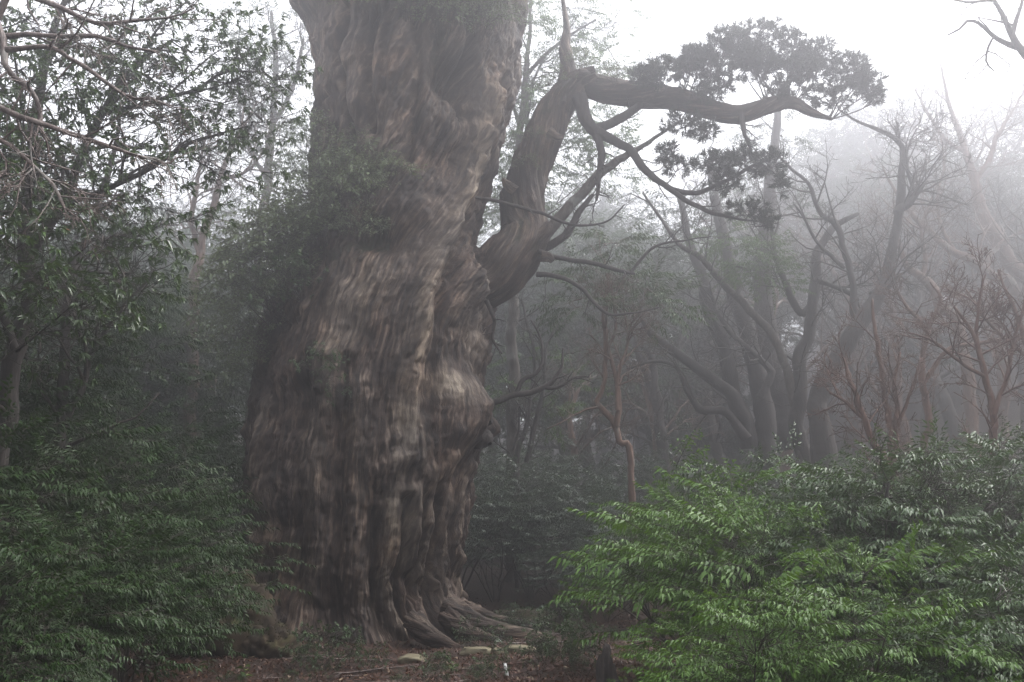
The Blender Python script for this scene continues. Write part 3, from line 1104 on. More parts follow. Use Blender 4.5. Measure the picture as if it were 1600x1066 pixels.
# dark woody knots on the burl and the knot hole in the bough
for px, py, r, n_ in ((759, 655, 13, 1.0), (758, 688, 13, 2.0)):
    c = P(px, py, 18.9)
    rm = r * 19 / FPX
    me, _ = bark_limb(np.array([(*(c + [-0.35, 0.1, 0.05]), rm), (*(c + [-0.1, -0.05, 0.02]), rm * 1.2), (*(c + [0.05, -0.1, -0.04]), rm * 0.9), (*(c + [0.1, -0.14, -0.1]), rm * 0.3)]), step=0.03, k=28, amp=1.0, seed=n_, mossy=0.1, wearamt=0)
    link('knot', me, M['dark_bark'], CEDAR)
# snapped stubs on the bough
for pts, d in (([(838, 372, 22), (852, 362, 18), (858, 350, 12)], 19.8), ([(806, 300, 16), (792, 288, 12), (786, 280, 6)], 19.7), ([(858, 205, 14), (872, 215, 11), (880, 214, 6)], 19.3), ([(846, 400, 18), (858, 402, 15), (864, 408, 9)], 19.8)):
    me, _ = bark_limb(px_rows(pts, d), step=0.04, k=20, amp=0.6, seed=pts[0][0], mossy=0.5, wearamt=0.3)
    link('stub', me, M['cedar'], bough)

# the cedar's unseen crown, added to shade the clearing and its near fog
crown_mesh = []
for _ in range(3):
    lf = Geo()
    n = 60
    v = unit(rc.normal(size=(n, 3))) * rc.random((n, 1)) ** 0.5
    scatter(rc, lf, None, NEED[:3], v * [1.3, 1.3, 0.6], v + [0, 0, 0.3], rc.uniform(2.2, 3.4, n), 0.8)
    me = lf.mesh('needle_clump', False)
    me.materials.append(M['needle'])
    crown_mesh.append(me)
for k in range(13):
    a = math.radians(-200 + k * 25 + rc.normal() * 6)          # round the top, thickest towards the clearing to shade it
    L = rc.uniform(6.0, 8.5) if -190 < math.degrees(a) < -40 else rc.uniform(2.5, 4)
    z0 = rc.uniform(16.3, 17.6)
    p0 = np.array([-2.8, 20.0, z0])
    dr = np.array([math.cos(a), math.sin(a), 0.0])
    rows = [(*(p0 + dr * L * f + [0, 0, 0.9 * L * f * (1 - 0.55 * f) + rc.normal() * 0.1 * f]), 0.34 * (1 - 0.85 * f)) for f in np.linspace(0, 1, 6)]
    sp = spline(rows, 0.3)
    g = Geo()
    tube(g, sp[:, :3] - CEDAR_BASE, sp[:, 3], 8)
    lm = link('branch', g.mesh('branch'), M['dark_bark'], CEDAR)
    for f in np.arange(0.3, 1.01, 0.12 if L > 5 else 0.25):
        o = link('needle_clump', crown_mesh[int(rc.integers(0, 3))], None, lm, 'stuff', sp[int(f * (len(sp) - 1)), :3] - CEDAR_BASE + rc.normal(size=3) * [0.7, 0.7, 0.25] + [0, 0, 0.35])
        o.rotation_euler = (rc.normal() * 0.2, rc.normal() * 0.2, rc.random() * 6.28)
        o.scale = (1.15,) * 3

# ------------------------------------------------------------------ plants: prototypes
rp = np.random.default_rng(5)
HANG = [spray_hanging(rp) for _ in range(7)]
HANGS = [spray_hanging(rp, 0.36, 0.06, 0.02, 6, 6) for _ in range(6)]
HANGF = [spray_hanging(rp, 0.36, 0.075, 0.027, 5, 4, True) for _ in range(6)]
WHORL = [spray_whorl(rp) for _ in range(6)]
FINE = [spray_fine(rp) for _ in range(6)]
ROUND = [spray_whorl(rp, 0.3, 0.075, 0.034, 7, 3) for _ in range(5)]

SH = {}


def shrub_protos(key, name, n, H, W, ns, temps, leaf, size=1.0, wood='twig', **kw):
    SH[key] = []
    for i in range(n):
        tw, lf = make_shrub(rp, H * rp.uniform(0.92, 1.08), W * rp.uniform(0.92, 1.08), ns, temps, size=size, **kw)
        SH[key].append(proto(name, 'shrub', (tw, lf), (M[wood], M[leaf]), ('stem', 'foliage'), ('stuff', 'stuff')))


shrub_protos('bright', 'evergreen_shrub', 4, 2.4, 2.4, 150, HANG, 'leaf_bright')
shrub_protos('mid', 'evergreen_shrub', 3, 2.8, 2.6, 220, HANG, 'leaf_mid')
shrub_protos('blue', 'evergreen_shrub', 3, 3.6, 3.2, 380, HANGF, 'leaf_blue', size=1.05, stemr=0.03)
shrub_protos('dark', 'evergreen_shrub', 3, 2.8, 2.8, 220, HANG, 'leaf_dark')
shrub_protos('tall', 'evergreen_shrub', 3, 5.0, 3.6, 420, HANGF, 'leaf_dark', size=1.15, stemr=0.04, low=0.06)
shrub_protos('fine', 'epiphyte_shrub', 4, 1.6, 1.8, 85, FINE, 'leaf_epi', size=1.0, stems=10, stemr=0.014, flat=0.1)
shrub_protos('small', 'seedling', 3, 0.6, 0.6, 26, ROUND, 'leaf_mid', size=0.6, stems=4, stemr=0.007, low=0.2)

CAT = {}


def put(key, i, px, d, s, rz, label, group=None, dz=0.0, z=None, tilt=(0, 0), py=860):
    x = P(px, py, d)[0]
    zz = (hgt(x, d) if z is None else z) + dz
    pr = SH[key][i % len(SH[key])]
    return copy_thing(pr, (x, d, float(zz)), rz, s, label, group, tilt)


# ------------------------------------------------------------------ shrubs on the open side of the cedar
def row(key, items, label, group):
    for k, (px, d, s) in enumerate(items):
        put(key, k, px, d, s * rp.uniform(0.95, 1.05), rp.random() * 6.28, label if isinstance(label, str) else label[k], group)


row('bright', [(1180, 6.4, 0.66), (1310, 6.6, 0.68), (1430, 6.4, 0.54), (1085, 7.4, 0.50)],
    ['low bright green shrub standing second from the black rotten stump', 'low bright green shrub standing third from the black rotten stump',
     'low bright green shrub ending the front row against the deep green shrubs', 'small bright green shrub standing close beside the black rotten stump'], 'front row of the bright shrub thicket')
row('bright', [(1150, 9.0, 0.98), (1230, 8.8, 0.9), (1105, 10.6, 1.04), (1080, 12.4, 1.10)],
    ['tall bright shrub with layered drooping leaves amid the bright thicket', 'tall bright shrub bordering the deep green shrubs', 'tall bright shrub with high sprays below the twisted orange tree',
     'tall bright shrub reaching out towards the cedar roots'], 'tall bright shrubs facing the cedar')
row('mid', [(1520, 6.6, 0.60), (1640, 6.6, 0.62), (1450, 8.8, 0.80), (1580, 8.6, 0.84), (1360, 9.4, 0.84), (1400, 10.5, 0.92), (1500, 11.2, 1.04), (1600, 11.0, 1.1), (1320, 11.5, 0.98), (1210, 12.2, 0.95), (1690, 10.0, 1.1)],
    'deep green evergreen shrub under the red-twigged bare bushes', 'deep green shrubs under the bare bushes')
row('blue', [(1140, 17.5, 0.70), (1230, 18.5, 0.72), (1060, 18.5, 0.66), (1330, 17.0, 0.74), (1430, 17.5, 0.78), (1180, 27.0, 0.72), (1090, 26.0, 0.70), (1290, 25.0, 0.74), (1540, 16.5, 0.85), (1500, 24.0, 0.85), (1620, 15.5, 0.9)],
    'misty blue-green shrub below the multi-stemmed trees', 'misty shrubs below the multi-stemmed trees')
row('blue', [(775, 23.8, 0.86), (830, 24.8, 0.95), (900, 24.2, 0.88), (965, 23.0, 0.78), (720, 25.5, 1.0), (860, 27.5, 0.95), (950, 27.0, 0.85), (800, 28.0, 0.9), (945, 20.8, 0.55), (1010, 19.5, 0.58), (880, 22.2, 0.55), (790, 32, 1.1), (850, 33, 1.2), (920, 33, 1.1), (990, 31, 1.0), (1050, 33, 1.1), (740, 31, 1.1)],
    'grey-green evergreen shrub in the bank behind the cedar roots', 'shrub bank behind the cedar roots')

# ------------------------------------------------------------------ shrubs on the shaded side
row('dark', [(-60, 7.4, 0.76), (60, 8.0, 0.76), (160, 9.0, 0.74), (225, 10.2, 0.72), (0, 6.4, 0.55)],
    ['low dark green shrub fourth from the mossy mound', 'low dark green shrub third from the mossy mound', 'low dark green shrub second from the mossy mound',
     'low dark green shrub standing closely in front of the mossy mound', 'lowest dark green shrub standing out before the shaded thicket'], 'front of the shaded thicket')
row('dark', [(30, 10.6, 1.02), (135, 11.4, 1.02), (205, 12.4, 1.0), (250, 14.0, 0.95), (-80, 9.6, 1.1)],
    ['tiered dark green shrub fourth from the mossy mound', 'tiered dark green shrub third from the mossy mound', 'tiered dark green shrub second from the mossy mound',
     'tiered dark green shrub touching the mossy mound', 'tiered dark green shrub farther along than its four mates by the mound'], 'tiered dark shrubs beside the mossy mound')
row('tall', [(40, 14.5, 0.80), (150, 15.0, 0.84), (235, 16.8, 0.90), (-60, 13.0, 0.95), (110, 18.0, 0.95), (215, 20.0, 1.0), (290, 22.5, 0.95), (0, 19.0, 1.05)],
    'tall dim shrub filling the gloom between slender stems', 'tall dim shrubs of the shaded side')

# ------------------------------------------------------------------ shrubs growing on the cedar itself
def perch(key, i, px, py, s, label, dr=-0.15, tilt=(0.5, 0.0), rz=None, group=None, name=None):
    p = on_cedar(px, py, dr)
    o = copy_thing(SH[key][i % len(SH[key])], p, rp.random() * 6 if rz is None else rz, s, label, group, tilt)
    return o


PG = 'epiphyte shrubs rooted in the cedar bark'
for i, (px, py, s) in enumerate([(455, 440, 1.3), (440, 470, 1.4), (420, 510, 1.2), (470, 415, 1.2), (482, 385, 1.0), (490, 420, 0.9), (408, 550, 1.0), (470, 470, 0.8), (400, 600, 0.9), (500, 400, 0.8)]):
    perch('fine', i, px, py, s, 'dense twiggy shrub rooted on the mossy shoulder ledge of the cedar', tilt=(0.3, -0.6), group='shrubs on the mossy shoulder ledge')
for i, (px, py, s) in enumerate([(500, 320, 1.0), (535, 335, 0.9), (580, 330, 0.85), (600, 300, 0.55), (500, 260, 0.9), (550, 260, 0.7), (500, 370, 0.8), (560, 380, 0.6)]):
    perch('fine', i, px, py, s, 'fine-leaved shrub growing from the mossy hollow halfway up the cedar', tilt=(0.55, -0.1), group='shrubs at the mossy hollow')
for i, (px, py, s) in enumerate([(570, 30, 0.8), (640, 40, 0.95), (700, 60, 0.9), (760, 60, 0.9), (795, 20, 0.9), (680, 0, 1.0), (600, -10, 0.8), (740, 0, 1.0), (810, -30, 1.1), (640, -40, 1.0)]):
    perch('fine', i, px, py, s, 'shrub hanging from the crotch high on the cedar trunk', tilt=(0.6, 0.1), group='shrubs at the high crotch')
for i, (px, py, d, s) in enumerate([(872, 150, 19.6, 0.42), (905, 118, 19.5, 0.45), (826, 275, 19.6, 0.32), (835, 225, 19.5, 0.28), (960, 132, 19.2, 0.35), (1010, 140, 19.1, 0.3)]):
    copy_thing(SH['fine'][i % 4], P(px, py, d), i * 1.3, s, 'small tuft of leaves rooted in moss on the great bough', 'tufts on the great bough')
perch('small', 0, 455, 505, 2.1, 'bright yellow-green sapling sprouting under the dark ledge', tilt=(0.5, -0.3))
perch('small', 1, 512, 600, 1.3, 'small leafy sprig low on the bark beneath the bright sapling', tilt=(0.7, 0))
perch('small', 2, 532, 634, 0.9, 'tiny leafy tuft clinging to bark beside hanging rootlets', tilt=(0.7, 0))
perch('small', 1, 395, 560, 1.8, 'drooping leafy sprig on the dark mossy flank of the cedar', tilt=(0.6, -0.5))

# ------------------------------------------------------------------ trees drawn stem by stem
rt = np.random.default_rng(77)
TWIGGY = {'gnarl': 0.22, 'trop': 0.05, 'kids': [9, 6, 5], 'ratio': 0.6, 'rcap': [0.035, 0.016, 0.009], 'seg': 0.16, 'angle': (30, 70)}


def stem_tree(name, label, cat, paths, wood, kidlen=1.6, last=3, cfg=TWIGGY, clumps=(), temps=None, leaf=None, size=1.0, per=16, group=None, lo=0.35, clump_r=0.5):
    """paths: [(points [(px, py, width px)], distance)], the first one rising from the ground."""
    rows0 = px_rows(*paths[0])
    base = rows0[0, :3].copy()
    base[2] = float(hgt(base[0], base[1]))
    far = base[1] > 14
    cfg = {**cfg, 'seg': cfg['seg'] * (2.2 if far else 1.4)}
    root = thing(name, label, cat, base, group)
    NPs, NRs = [], []
    tw, lf = Geo(), Geo()
    for i, (pts, d) in enumerate(paths):
        rows = px_rows(pts, d)
        if i == 0:
            rows = np.concatenate([[[*base[:2], base[2] - 0.3, rows[0, 3] * 1.2]], rows[rows[:, 2] > base[2] + 0.35]])
        if far:
            rows[:, 3] *= 1.0 if name in ('multi_stemmed_tree', 'gnarled_tree', 'leaning_tree') else 0.78
            if name == 'gnarled_tree':
                rows[:, 3] *= 0.82
        sp = spline(rows, 0.12)
        n = len(sp)
        sd = rt.random() * 100
        fr = min(0.2, 0.12 / (5 * sp[:, 3].max() + 0.05))
        sp[:, :3] += (0.03 + 0.5 * sp[:, 3:4]) * np.stack([noise(np.arange(n) * fr, sd, c * 7.7) + 0.4 * noise(np.arange(n) * fr * 2.5, sd + 9, c * 7.7) for c in range(3)], -1)
        sp[:, 3] *= 1 + 0.12 * noise(np.arange(n) * 0.3, sd + 5, 0.5) + 0.05 * noise(np.arange(n) * 0.8, sd + 15, 0.5)
        g = Geo()
        tube(g, sp[:, :3] - base, sp[:, 3], 10 if sp[0, 3] > 0.06 else 6)
        link('trunk' if i == 0 else 'branch', g.mesh('trunk' if i == 0 else 'branch'), M[wood], root)
        br = []
        if kidlen > 0:
            kids(rt, sp[:, :3], sp[:, 3], kidlen * 1.6 * (1.25 if i == 0 else 1.0), 0, last, cfg, br, lo if i == 0 else 0.15)
        for lv, p_, r_ in br:
            tube(tw, p_ - base, np.maximum(r_, 0.0028 if base[1] < 12 else 0.0055), (4, 4, 3, 3)[min(lv, 3)])
            NPs.append(p_)
            NRs.append(r_)
        NPs.append(sp[:, :3])
        NRs.append(sp[:, 3])
    NPs, NRs = np.concatenate(NPs), np.concatenate(NRs)
    if clumps:
        for (px, py, d) in clumps:
            c = P(px, py, d)
            v = unit(rt.normal(size=(per, 3))) * rt.random((per, 1)) ** 0.5
            T = c + v * clump_r * rt.uniform(0.7, 1.3) * [1.25, 1.1, 0.7]
            j = np.argmin(((NPs - c) ** 2).sum(1))
            st = spline([(*NPs[j], 0.02), (*(0.5 * NPs[j] + 0.5 * c + rt.normal(size=3) * 0.1), 0.014), (*c, 0.009)], 0.15)
            tube(tw, st[:, :3] - base, st[:, 3], 4)
            D = attach(rt, (tg := Geo()), st[len(st) // 3:, :3], st[len(st) // 3:, 3], T, 0.005)
            for V_, q_, t_ in ((np.concatenate(tg.v) - base, np.concatenate(tg.q), np.concatenate(tg.t)),):
                tw.add(V_, q_, t_)
            D = unit(D * 0.6 + v * [1, 1, 0.3] + [0, 0, 0.05])
            l2, t2 = Geo(), Geo()
            scatter(rt, l2, t2, temps, T - base, D, size * rt.uniform(0.8, 1.15, per), 0.35)
            lf.add(np.concatenate(l2.v), None, np.concatenate(l2.t), np.concatenate(l2.a))
            tw.add(np.concatenate(t2.v), np.concatenate(t2.q), np.concatenate(t2.t))
    if tw.v:
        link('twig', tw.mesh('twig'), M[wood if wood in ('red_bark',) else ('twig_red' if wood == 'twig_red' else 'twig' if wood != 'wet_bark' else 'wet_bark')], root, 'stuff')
    if lf.v:
        link('foliage', lf.mesh('foliage', False), M[leaf], root, 'stuff')
    return root


# slender pair of stems between cedar burl and thicket
stem_tree('slender_tree', 'pair of thin dark stems rising from the shrub bank beside the cedar burl', 'tree',
          [([(808, 722, 11), (818, 680, 10), (826, 640, 9), (833, 600, 8), (834, 560, 7), (828, 520, 6), (815, 470, 4)], 26),
           ([(822, 722, 11), (832, 680, 10), (842, 640, 9), (850, 600, 8), (852, 555, 6), (866, 510, 4)], 26.3),
           ([(800, 705, 5), (810, 670, 4), (812, 630, 3), (822, 610, 2)], 26.2)], 'dark_bark', 1.4, clumps=[(790, 615, 26.5), (860, 640, 27), (770, 600, 27), (890, 600, 27), (820, 560, 27.5)], temps=HANGF, leaf='leaf_bright', size=1.5, per=10, clump_r=0.7)
# the red twisted one
stem_tree('twisted_tree', 'slim orange-brown tree whose bent stems wind round each other', 'tree',
          [([(985, 722, 13), (972, 690, 13), (960, 665, 13), (940, 640, 12), (931, 628, 11), (943, 605, 10), (946, 570, 10), (946, 530, 10), (944, 495, 9), (950, 455, 7), (945, 400, 4)], 21.5),
           ([(963, 668, 11), (968, 640, 11), (966, 610, 10), (962, 585, 9), (955, 562, 8), (952, 545, 7), (962, 520, 6), (962, 480, 5), (955, 440, 3)], 21.4),
           ([(966, 640, 9), (963, 600, 8), (967, 580, 7), (977, 550, 6), (980, 520, 5), (976, 490, 4), (968, 460, 2)], 21.3)], 'red_bark', 1.5, lo=0.6,
          clumps=[(905, 440, 21.5), (940, 420, 22), (985, 440, 22), (900, 480, 21), (960, 380, 22), (1020, 460, 22), (1030, 475, 21.5)], temps=HANGF, leaf='leaf_mid', size=1.6, per=18, clump_r=0.6)
# broad multi-stemmed tree in the mist
stem_tree('multi_stemmed_tree', 'broad misty tree with many thick straight stems fanning from one base', 'tree',
          [([(1196, 720, 34), (1192, 640, 31), (1182, 580, 28), (1165, 520, 26), (1148, 470, 24), (1140, 420, 22), (1120, 340, 16), (1110, 250, 10)], 30),
           ([(1175, 700, 30), (1160, 640, 27), (1146, 600, 25), (1130, 540, 22), (1110, 490, 20), (1100, 440, 18), (1075, 370, 12), (1060, 300, 8)], 30),
           ([(1165, 660, 20), (1140, 615, 19), (1112, 590, 18), (1080, 570, 16), (1045, 545, 14), (1015, 515, 11), (1000, 480, 7), (1010, 430, 4)], 29.5),
           ([(1165, 690, 16), (1150, 665, 15), (1130, 646, 14), (1095, 643, 12), (1075, 615, 9), (1055, 575, 6), (1020, 565, 5), (980, 577, 3)], 29.3),
           ([(1235, 700, 38), (1225, 640, 36), (1210, 580, 33), (1200, 520, 30), (1192, 470, 28), (1190, 420, 25), (1200, 340, 20), (1210, 240, 14), (1215, 150, 8)], 31),
           ([(1185, 620, 12), (1205, 590, 12), (1200, 575, 10), (1160, 535, 8), (1130, 505, 7), (1110, 450, 5)], 29.4)], 'dark_bark', 2.4, lo=0.5,
          clumps=[(1080, 400, 31), (1120, 330, 31), (1060, 330, 32), (1160, 280, 32), (1220, 200, 33), (1180, 370, 31), (1100, 480, 32), (1050, 440, 32), (1010, 400, 33), (1240, 330, 33), (1140, 230, 33), (1030, 500, 33), (1090, 360, 33), (1200, 300, 34)],
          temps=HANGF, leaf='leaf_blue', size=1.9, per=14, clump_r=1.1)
# long leaning grey branch tree crossing in front of it
stem_tree('leaning_tree', 'lean grey tree arching in front of the multi-stemmed one', 'tree',
          [([(1250, 705, 13), (1242, 640, 13), (1228, 575, 13), (1215, 535, 13), (1195, 505, 12), (1165, 480, 12), (1140, 455, 11), (1115, 425, 10), (1095, 400, 9), (1060, 380, 7), (1030, 340, 5), (1005, 300, 3)], 25.5)],
          'grey_bark', 2.0, clumps=[(1150, 385, 25), (1180, 400, 25), (1160, 420, 25), (1195, 425, 25), (1130, 370, 25), (1210, 440, 25.2)], temps=HANGF, leaf='leaf_bright', size=1.35, per=20, clump_r=0.55)
# forked dim tree beyond
stem_tree('forked_tree', 'dim forked tree far in the mist behind the twisted orange stems', 'tree',
          [([(1035, 720, 24), (1030, 660, 23), (1025, 620, 22), (1015, 590, 18), (1000, 560, 14), (985, 510, 10), (980, 440, 6)], 36),
           ([(1022, 625, 18), (1022, 590, 18), (1018, 560, 15), (1005, 530, 12), (1010, 470, 8), (1030, 400, 5)], 36)], 'dark_bark', 2.6,
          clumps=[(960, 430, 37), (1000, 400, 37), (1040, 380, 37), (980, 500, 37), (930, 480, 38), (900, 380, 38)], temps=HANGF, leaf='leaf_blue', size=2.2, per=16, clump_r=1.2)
# gnarled broken tree
stem_tree('gnarled_tree', 'gnarled reddish tree with snapped stubs leaning above the red twig bushes', 'tree',
          [([(1282, 730, 46), (1278, 690, 42), (1277, 650, 38), (1285, 605, 34), (1300, 570, 32), (1325, 530, 30), (1350, 490, 27), (1372, 455, 24), (1383, 420, 20), (1390, 385, 17), (1402, 345, 15), (1407, 300, 14), (1408, 265, 12), (1411, 235, 10), (1395, 215, 8), (1370, 203, 7), (1340, 190, 5), (1310, 170, 3)], 24),
           ([(1368, 458, 22), (1385, 442, 18), (1398, 432, 11), (1412, 426, 3)], 23.9),
           ([(1400, 335, 14), (1420, 318, 14), (1432, 302, 9), (1446, 286, 3)], 23.9),
           ([(1428, 300, 6), (1418, 270, 5), (1416, 245, 4), (1424, 220, 3), (1432, 200, 2)], 23.9),
           ([(1335, 500, 14), (1333, 470, 13), (1328, 430, 12), (1318, 390, 11), (1305, 350, 11), (1285, 338, 9), (1272, 315, 8), (1262, 285, 6), (1235, 262, 5), (1210, 238, 4)], 24.2),
           ([(1320, 420, 8), (1300, 400, 7), (1280, 385, 6), (1255, 340, 5), (1240, 320, 3)], 24.2),
           ([(1262, 760, 30), (1250, 680, 28), (1248, 600, 26), (1252, 560, 24), (1262, 520, 22), (1273, 470, 20), (1277, 440, 20), (1276, 400, 16), (1290, 370, 14), (1305, 352, 12), (1340, 335, 6)], 25.5),
           ([(1275, 440, 10), (1300, 446, 9), (1330, 462, 8), (1340, 468, 6)], 24.8),
           ([(1272, 470, 14), (1255, 490, 14), (1240, 470, 13), (1225, 440, 12), (1212, 400, 10), (1205, 360, 7), (1195, 320, 4)], 25.6)], 'dark_bark', 2.0, lo=0.4)

# red-barked bare trees climbing the slope
RG = 'bare orange-barked trees on the misty slope'
for k, (paths, lab) in enumerate([
    ([([(1640, 470, 30), (1590, 425, 28), (1560, 385, 25), (1545, 350, 22), (1532, 310, 18), (1522, 280, 15), (1510, 240, 12), (1498, 200, 9), (1480, 150, 6), (1470, 100, 3)], 36),
      ([(1522, 285, 10), (1545, 250, 9), (1560, 210, 7), (1590, 160, 4), (1610, 120, 2)], 36), ([(1510, 240, 8), (1480, 220, 7), (1450, 180, 5), (1430, 140, 3)], 36)], 'stout orange-barked bare tree rising steeply out of the red twigs on the slope'),
    ([([(1590, 470, 18), (1550, 432, 17), (1515, 405, 15), (1485, 388, 13), (1455, 362, 11), (1430, 338, 9), (1400, 300, 6), (1380, 260, 3)], 33),
      ([(1490, 390, 8), (1470, 350, 7), (1465, 310, 6), (1475, 260, 5), (1470, 210, 3)], 33)], 'slanting thin orange-barked bare tree reaching towards the gnarled one'),
    ([([(1500, 520, 20), (1470, 480, 19), (1455, 450, 18), (1440, 430, 16), (1420, 415, 12), (1410, 395, 10), (1400, 360, 7), (1408, 310, 4)], 30),
      ([(1442, 432, 9), (1445, 400, 8), (1440, 360, 6), (1455, 310, 4)], 30)], 'crooked orange-barked bare tree emerging from the red twig bushes')]):
    stem_tree('stewartia_tree', lab, 'tree', paths, 'red_bark', 2.4, group=RG, lo=0.4)
stem_tree('stewartia_tree', 'orange-barked trunk glimpsed through twigs of the epiphyte shrubs', 'tree',
          [([(300, 600, 22), (302, 520, 21), (305, 460, 20), (310, 400, 17), (330, 330, 13), (350, 260, 9), (380, 200, 6), (400, 160, 3)], 27),
           ([(310, 400, 12), (300, 340, 10), (310, 280, 7), (320, 220, 4)], 27), ([(345, 280, 8), (380, 270, 6), (420, 230, 4)], 27)], 'red_bark', 2.2, group=RG, lo=0.5)

# grey tree with pale leaves behind the bough
stem_tree('pale_leaved_tree', 'tall grey-stemmed tree with pale leaves behind the great bough', 'tree',
          [([(800, 470, 22), (800, 400, 20), (802, 330, 18), (806, 270, 17), (812, 200, 15), (820, 130, 12), (826, 60, 8), (830, -20, 5)], 27),
           ([(806, 280, 9), (822, 220, 8), (826, 150, 6), (850, 90, 4)], 27), ([(812, 200, 8), (795, 130, 6), (790, 60, 4)], 27), ([(820, 120, 8), (870, 70, 6), (930, 30, 4)], 27)], 'grey_bark', 1.8,
          clumps=[(790 + 34 * (i % 6) + rt.normal() * 14, 15 + 44 * (i // 6) + rt.normal() * 14, 26.5 + rt.normal() * 0.6) for i in range(34) if not (i // 6 > 3 and i % 6 > 4)] + [(778 + 22 * (i % 3), 230 + 32 * (i // 3), 26) for i in range(12)] + [(890 + 34 * (i % 3), 190 + 40 * (i // 3), 26.5) for i in range(9)],
          temps=HANGF, leaf='leaf_bright', size=1.35, per=15, clump_r=0.8)
stem_tree('pale_leaved_tree', 'faint tree crown against white fog between shaded tree and cedar trunk', 'tree',
          [([(400, 520, 20), (405, 400, 18), (415, 300, 16), (425, 200, 13), (430, 100, 10), (425, 20, 6)], 30),
           ([(425, 200, 9), (460, 130, 7), (475, 60, 5)], 30), ([(418, 280, 9), (385, 220, 7), (370, 150, 4)], 30)], 'grey_bark', 2.0,
          clumps=[(370 + 30 * (i % 4) + rt.normal() * 14, 10 + 42 * (i // 4) + rt.normal() * 14, 29.5 + rt.normal() * 0.6) for i in range(32)],
          temps=HANGF, leaf='leaf_mid', size=1.5, per=9, clump_r=0.9)

# ------------------------------------------------------------------ shaded side: leathery-leaved tree
lc = []
for (px, py, d) in [(40, 30, 9.6), (110, 40, 10), (180, 30, 10.6), (250, 45, 11), (320, 60, 11.6), (365, 95, 12), (405, 110, 12.2), (290, 110, 11), (215, 120, 10.6), (120, 130, 10), (40, 140, 9.6),
                    (345, 165, 12), (395, 190, 12.2), (265, 190, 11), (180, 210, 10.5), (80, 230, 10), (20, 260, 9.5), (330, 235, 12), (130, 300, 10), (50, 340, 9.5), (215, 290, 11),
                    (160, 380, 10), (80, 410, 9.5), (20, 450, 9.2), (190, 440, 10.5), (110, 480, 9.8), (250, 350, 11.4), (60, 520, 9.6), (-30, 100, 9), (-40, 320, 9), (-60, 200, 9.5), (-60, 440, 9)]:
    lc.append((px, py, d))
stem_tree('leathery_leaved_tree', 'shaded tree with dark leathery leaves whorled at its twig tips', 'tree',
          [([(-5, 740, 24), (12, 640, 24), (28, 560, 24), (42, 480, 22), (45, 420, 21), (40, 330, 18), (48, 240, 15), (62, 150, 12), (80, 60, 9), (110, -20, 5)], 11),
           ([(44, 400, 14), (90, 330, 12), (120, 260, 11), (160, 180, 9), (215, 100, 7), (270, 60, 4)], 11),
           ([(90, 330, 9), (150, 300, 8), (220, 270, 7), (280, 230, 6), (340, 210, 4), (385, 200, 2)], 11.4),
           ([(30, 545, 12), (-10, 470, 11), (-40, 380, 9), (-60, 280, 6)], 10.5),
           ([(160, 180, 7), (230, 160, 6), (300, 140, 5), (350, 110, 4), (400, 110, 2)], 11.6)], 'dark_bark', 1.5, clumps=lc, temps=WHORL, leaf='leaf_whorl', size=0.95, per=18, clump_r=0.62)
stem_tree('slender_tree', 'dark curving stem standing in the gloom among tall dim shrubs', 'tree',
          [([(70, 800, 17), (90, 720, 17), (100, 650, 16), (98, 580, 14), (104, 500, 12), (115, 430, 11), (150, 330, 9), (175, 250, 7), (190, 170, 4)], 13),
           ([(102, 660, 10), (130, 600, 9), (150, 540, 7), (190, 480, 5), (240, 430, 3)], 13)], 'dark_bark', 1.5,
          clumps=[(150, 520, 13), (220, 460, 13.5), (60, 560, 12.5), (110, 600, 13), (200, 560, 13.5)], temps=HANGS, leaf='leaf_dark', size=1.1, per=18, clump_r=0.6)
# bare wet branches reaching in overhead
WET = {'gnarl': 0.22, 'trop': -0.01, 'kids': [8, 5, 3], 'ratio': 0.5, 'rcap': [0.012, 0.006, 0.004], 'seg': 0.09, 'angle': (30, 60)}
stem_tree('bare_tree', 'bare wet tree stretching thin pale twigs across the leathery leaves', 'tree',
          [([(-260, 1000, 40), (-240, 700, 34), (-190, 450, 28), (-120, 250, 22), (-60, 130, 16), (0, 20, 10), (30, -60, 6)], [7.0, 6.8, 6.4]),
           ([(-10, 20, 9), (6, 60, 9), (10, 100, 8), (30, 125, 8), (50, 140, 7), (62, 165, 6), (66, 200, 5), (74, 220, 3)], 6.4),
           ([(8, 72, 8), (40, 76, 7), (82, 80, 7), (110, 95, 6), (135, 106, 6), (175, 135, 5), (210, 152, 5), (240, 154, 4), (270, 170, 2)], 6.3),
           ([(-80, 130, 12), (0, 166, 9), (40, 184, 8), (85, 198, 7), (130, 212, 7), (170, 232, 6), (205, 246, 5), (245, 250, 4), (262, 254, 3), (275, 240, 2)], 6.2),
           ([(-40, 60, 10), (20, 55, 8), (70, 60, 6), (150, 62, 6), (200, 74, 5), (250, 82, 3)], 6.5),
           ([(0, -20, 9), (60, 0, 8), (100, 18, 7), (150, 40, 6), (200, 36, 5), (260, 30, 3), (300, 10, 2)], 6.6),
           ([(-60, 200, 10), (0, 215, 7), (40, 250, 6), (80, 290, 5), (100, 330, 4), (130, 350, 2)], 6.3)], 'wet_bark', 0.75, cfg=WET, last=3)
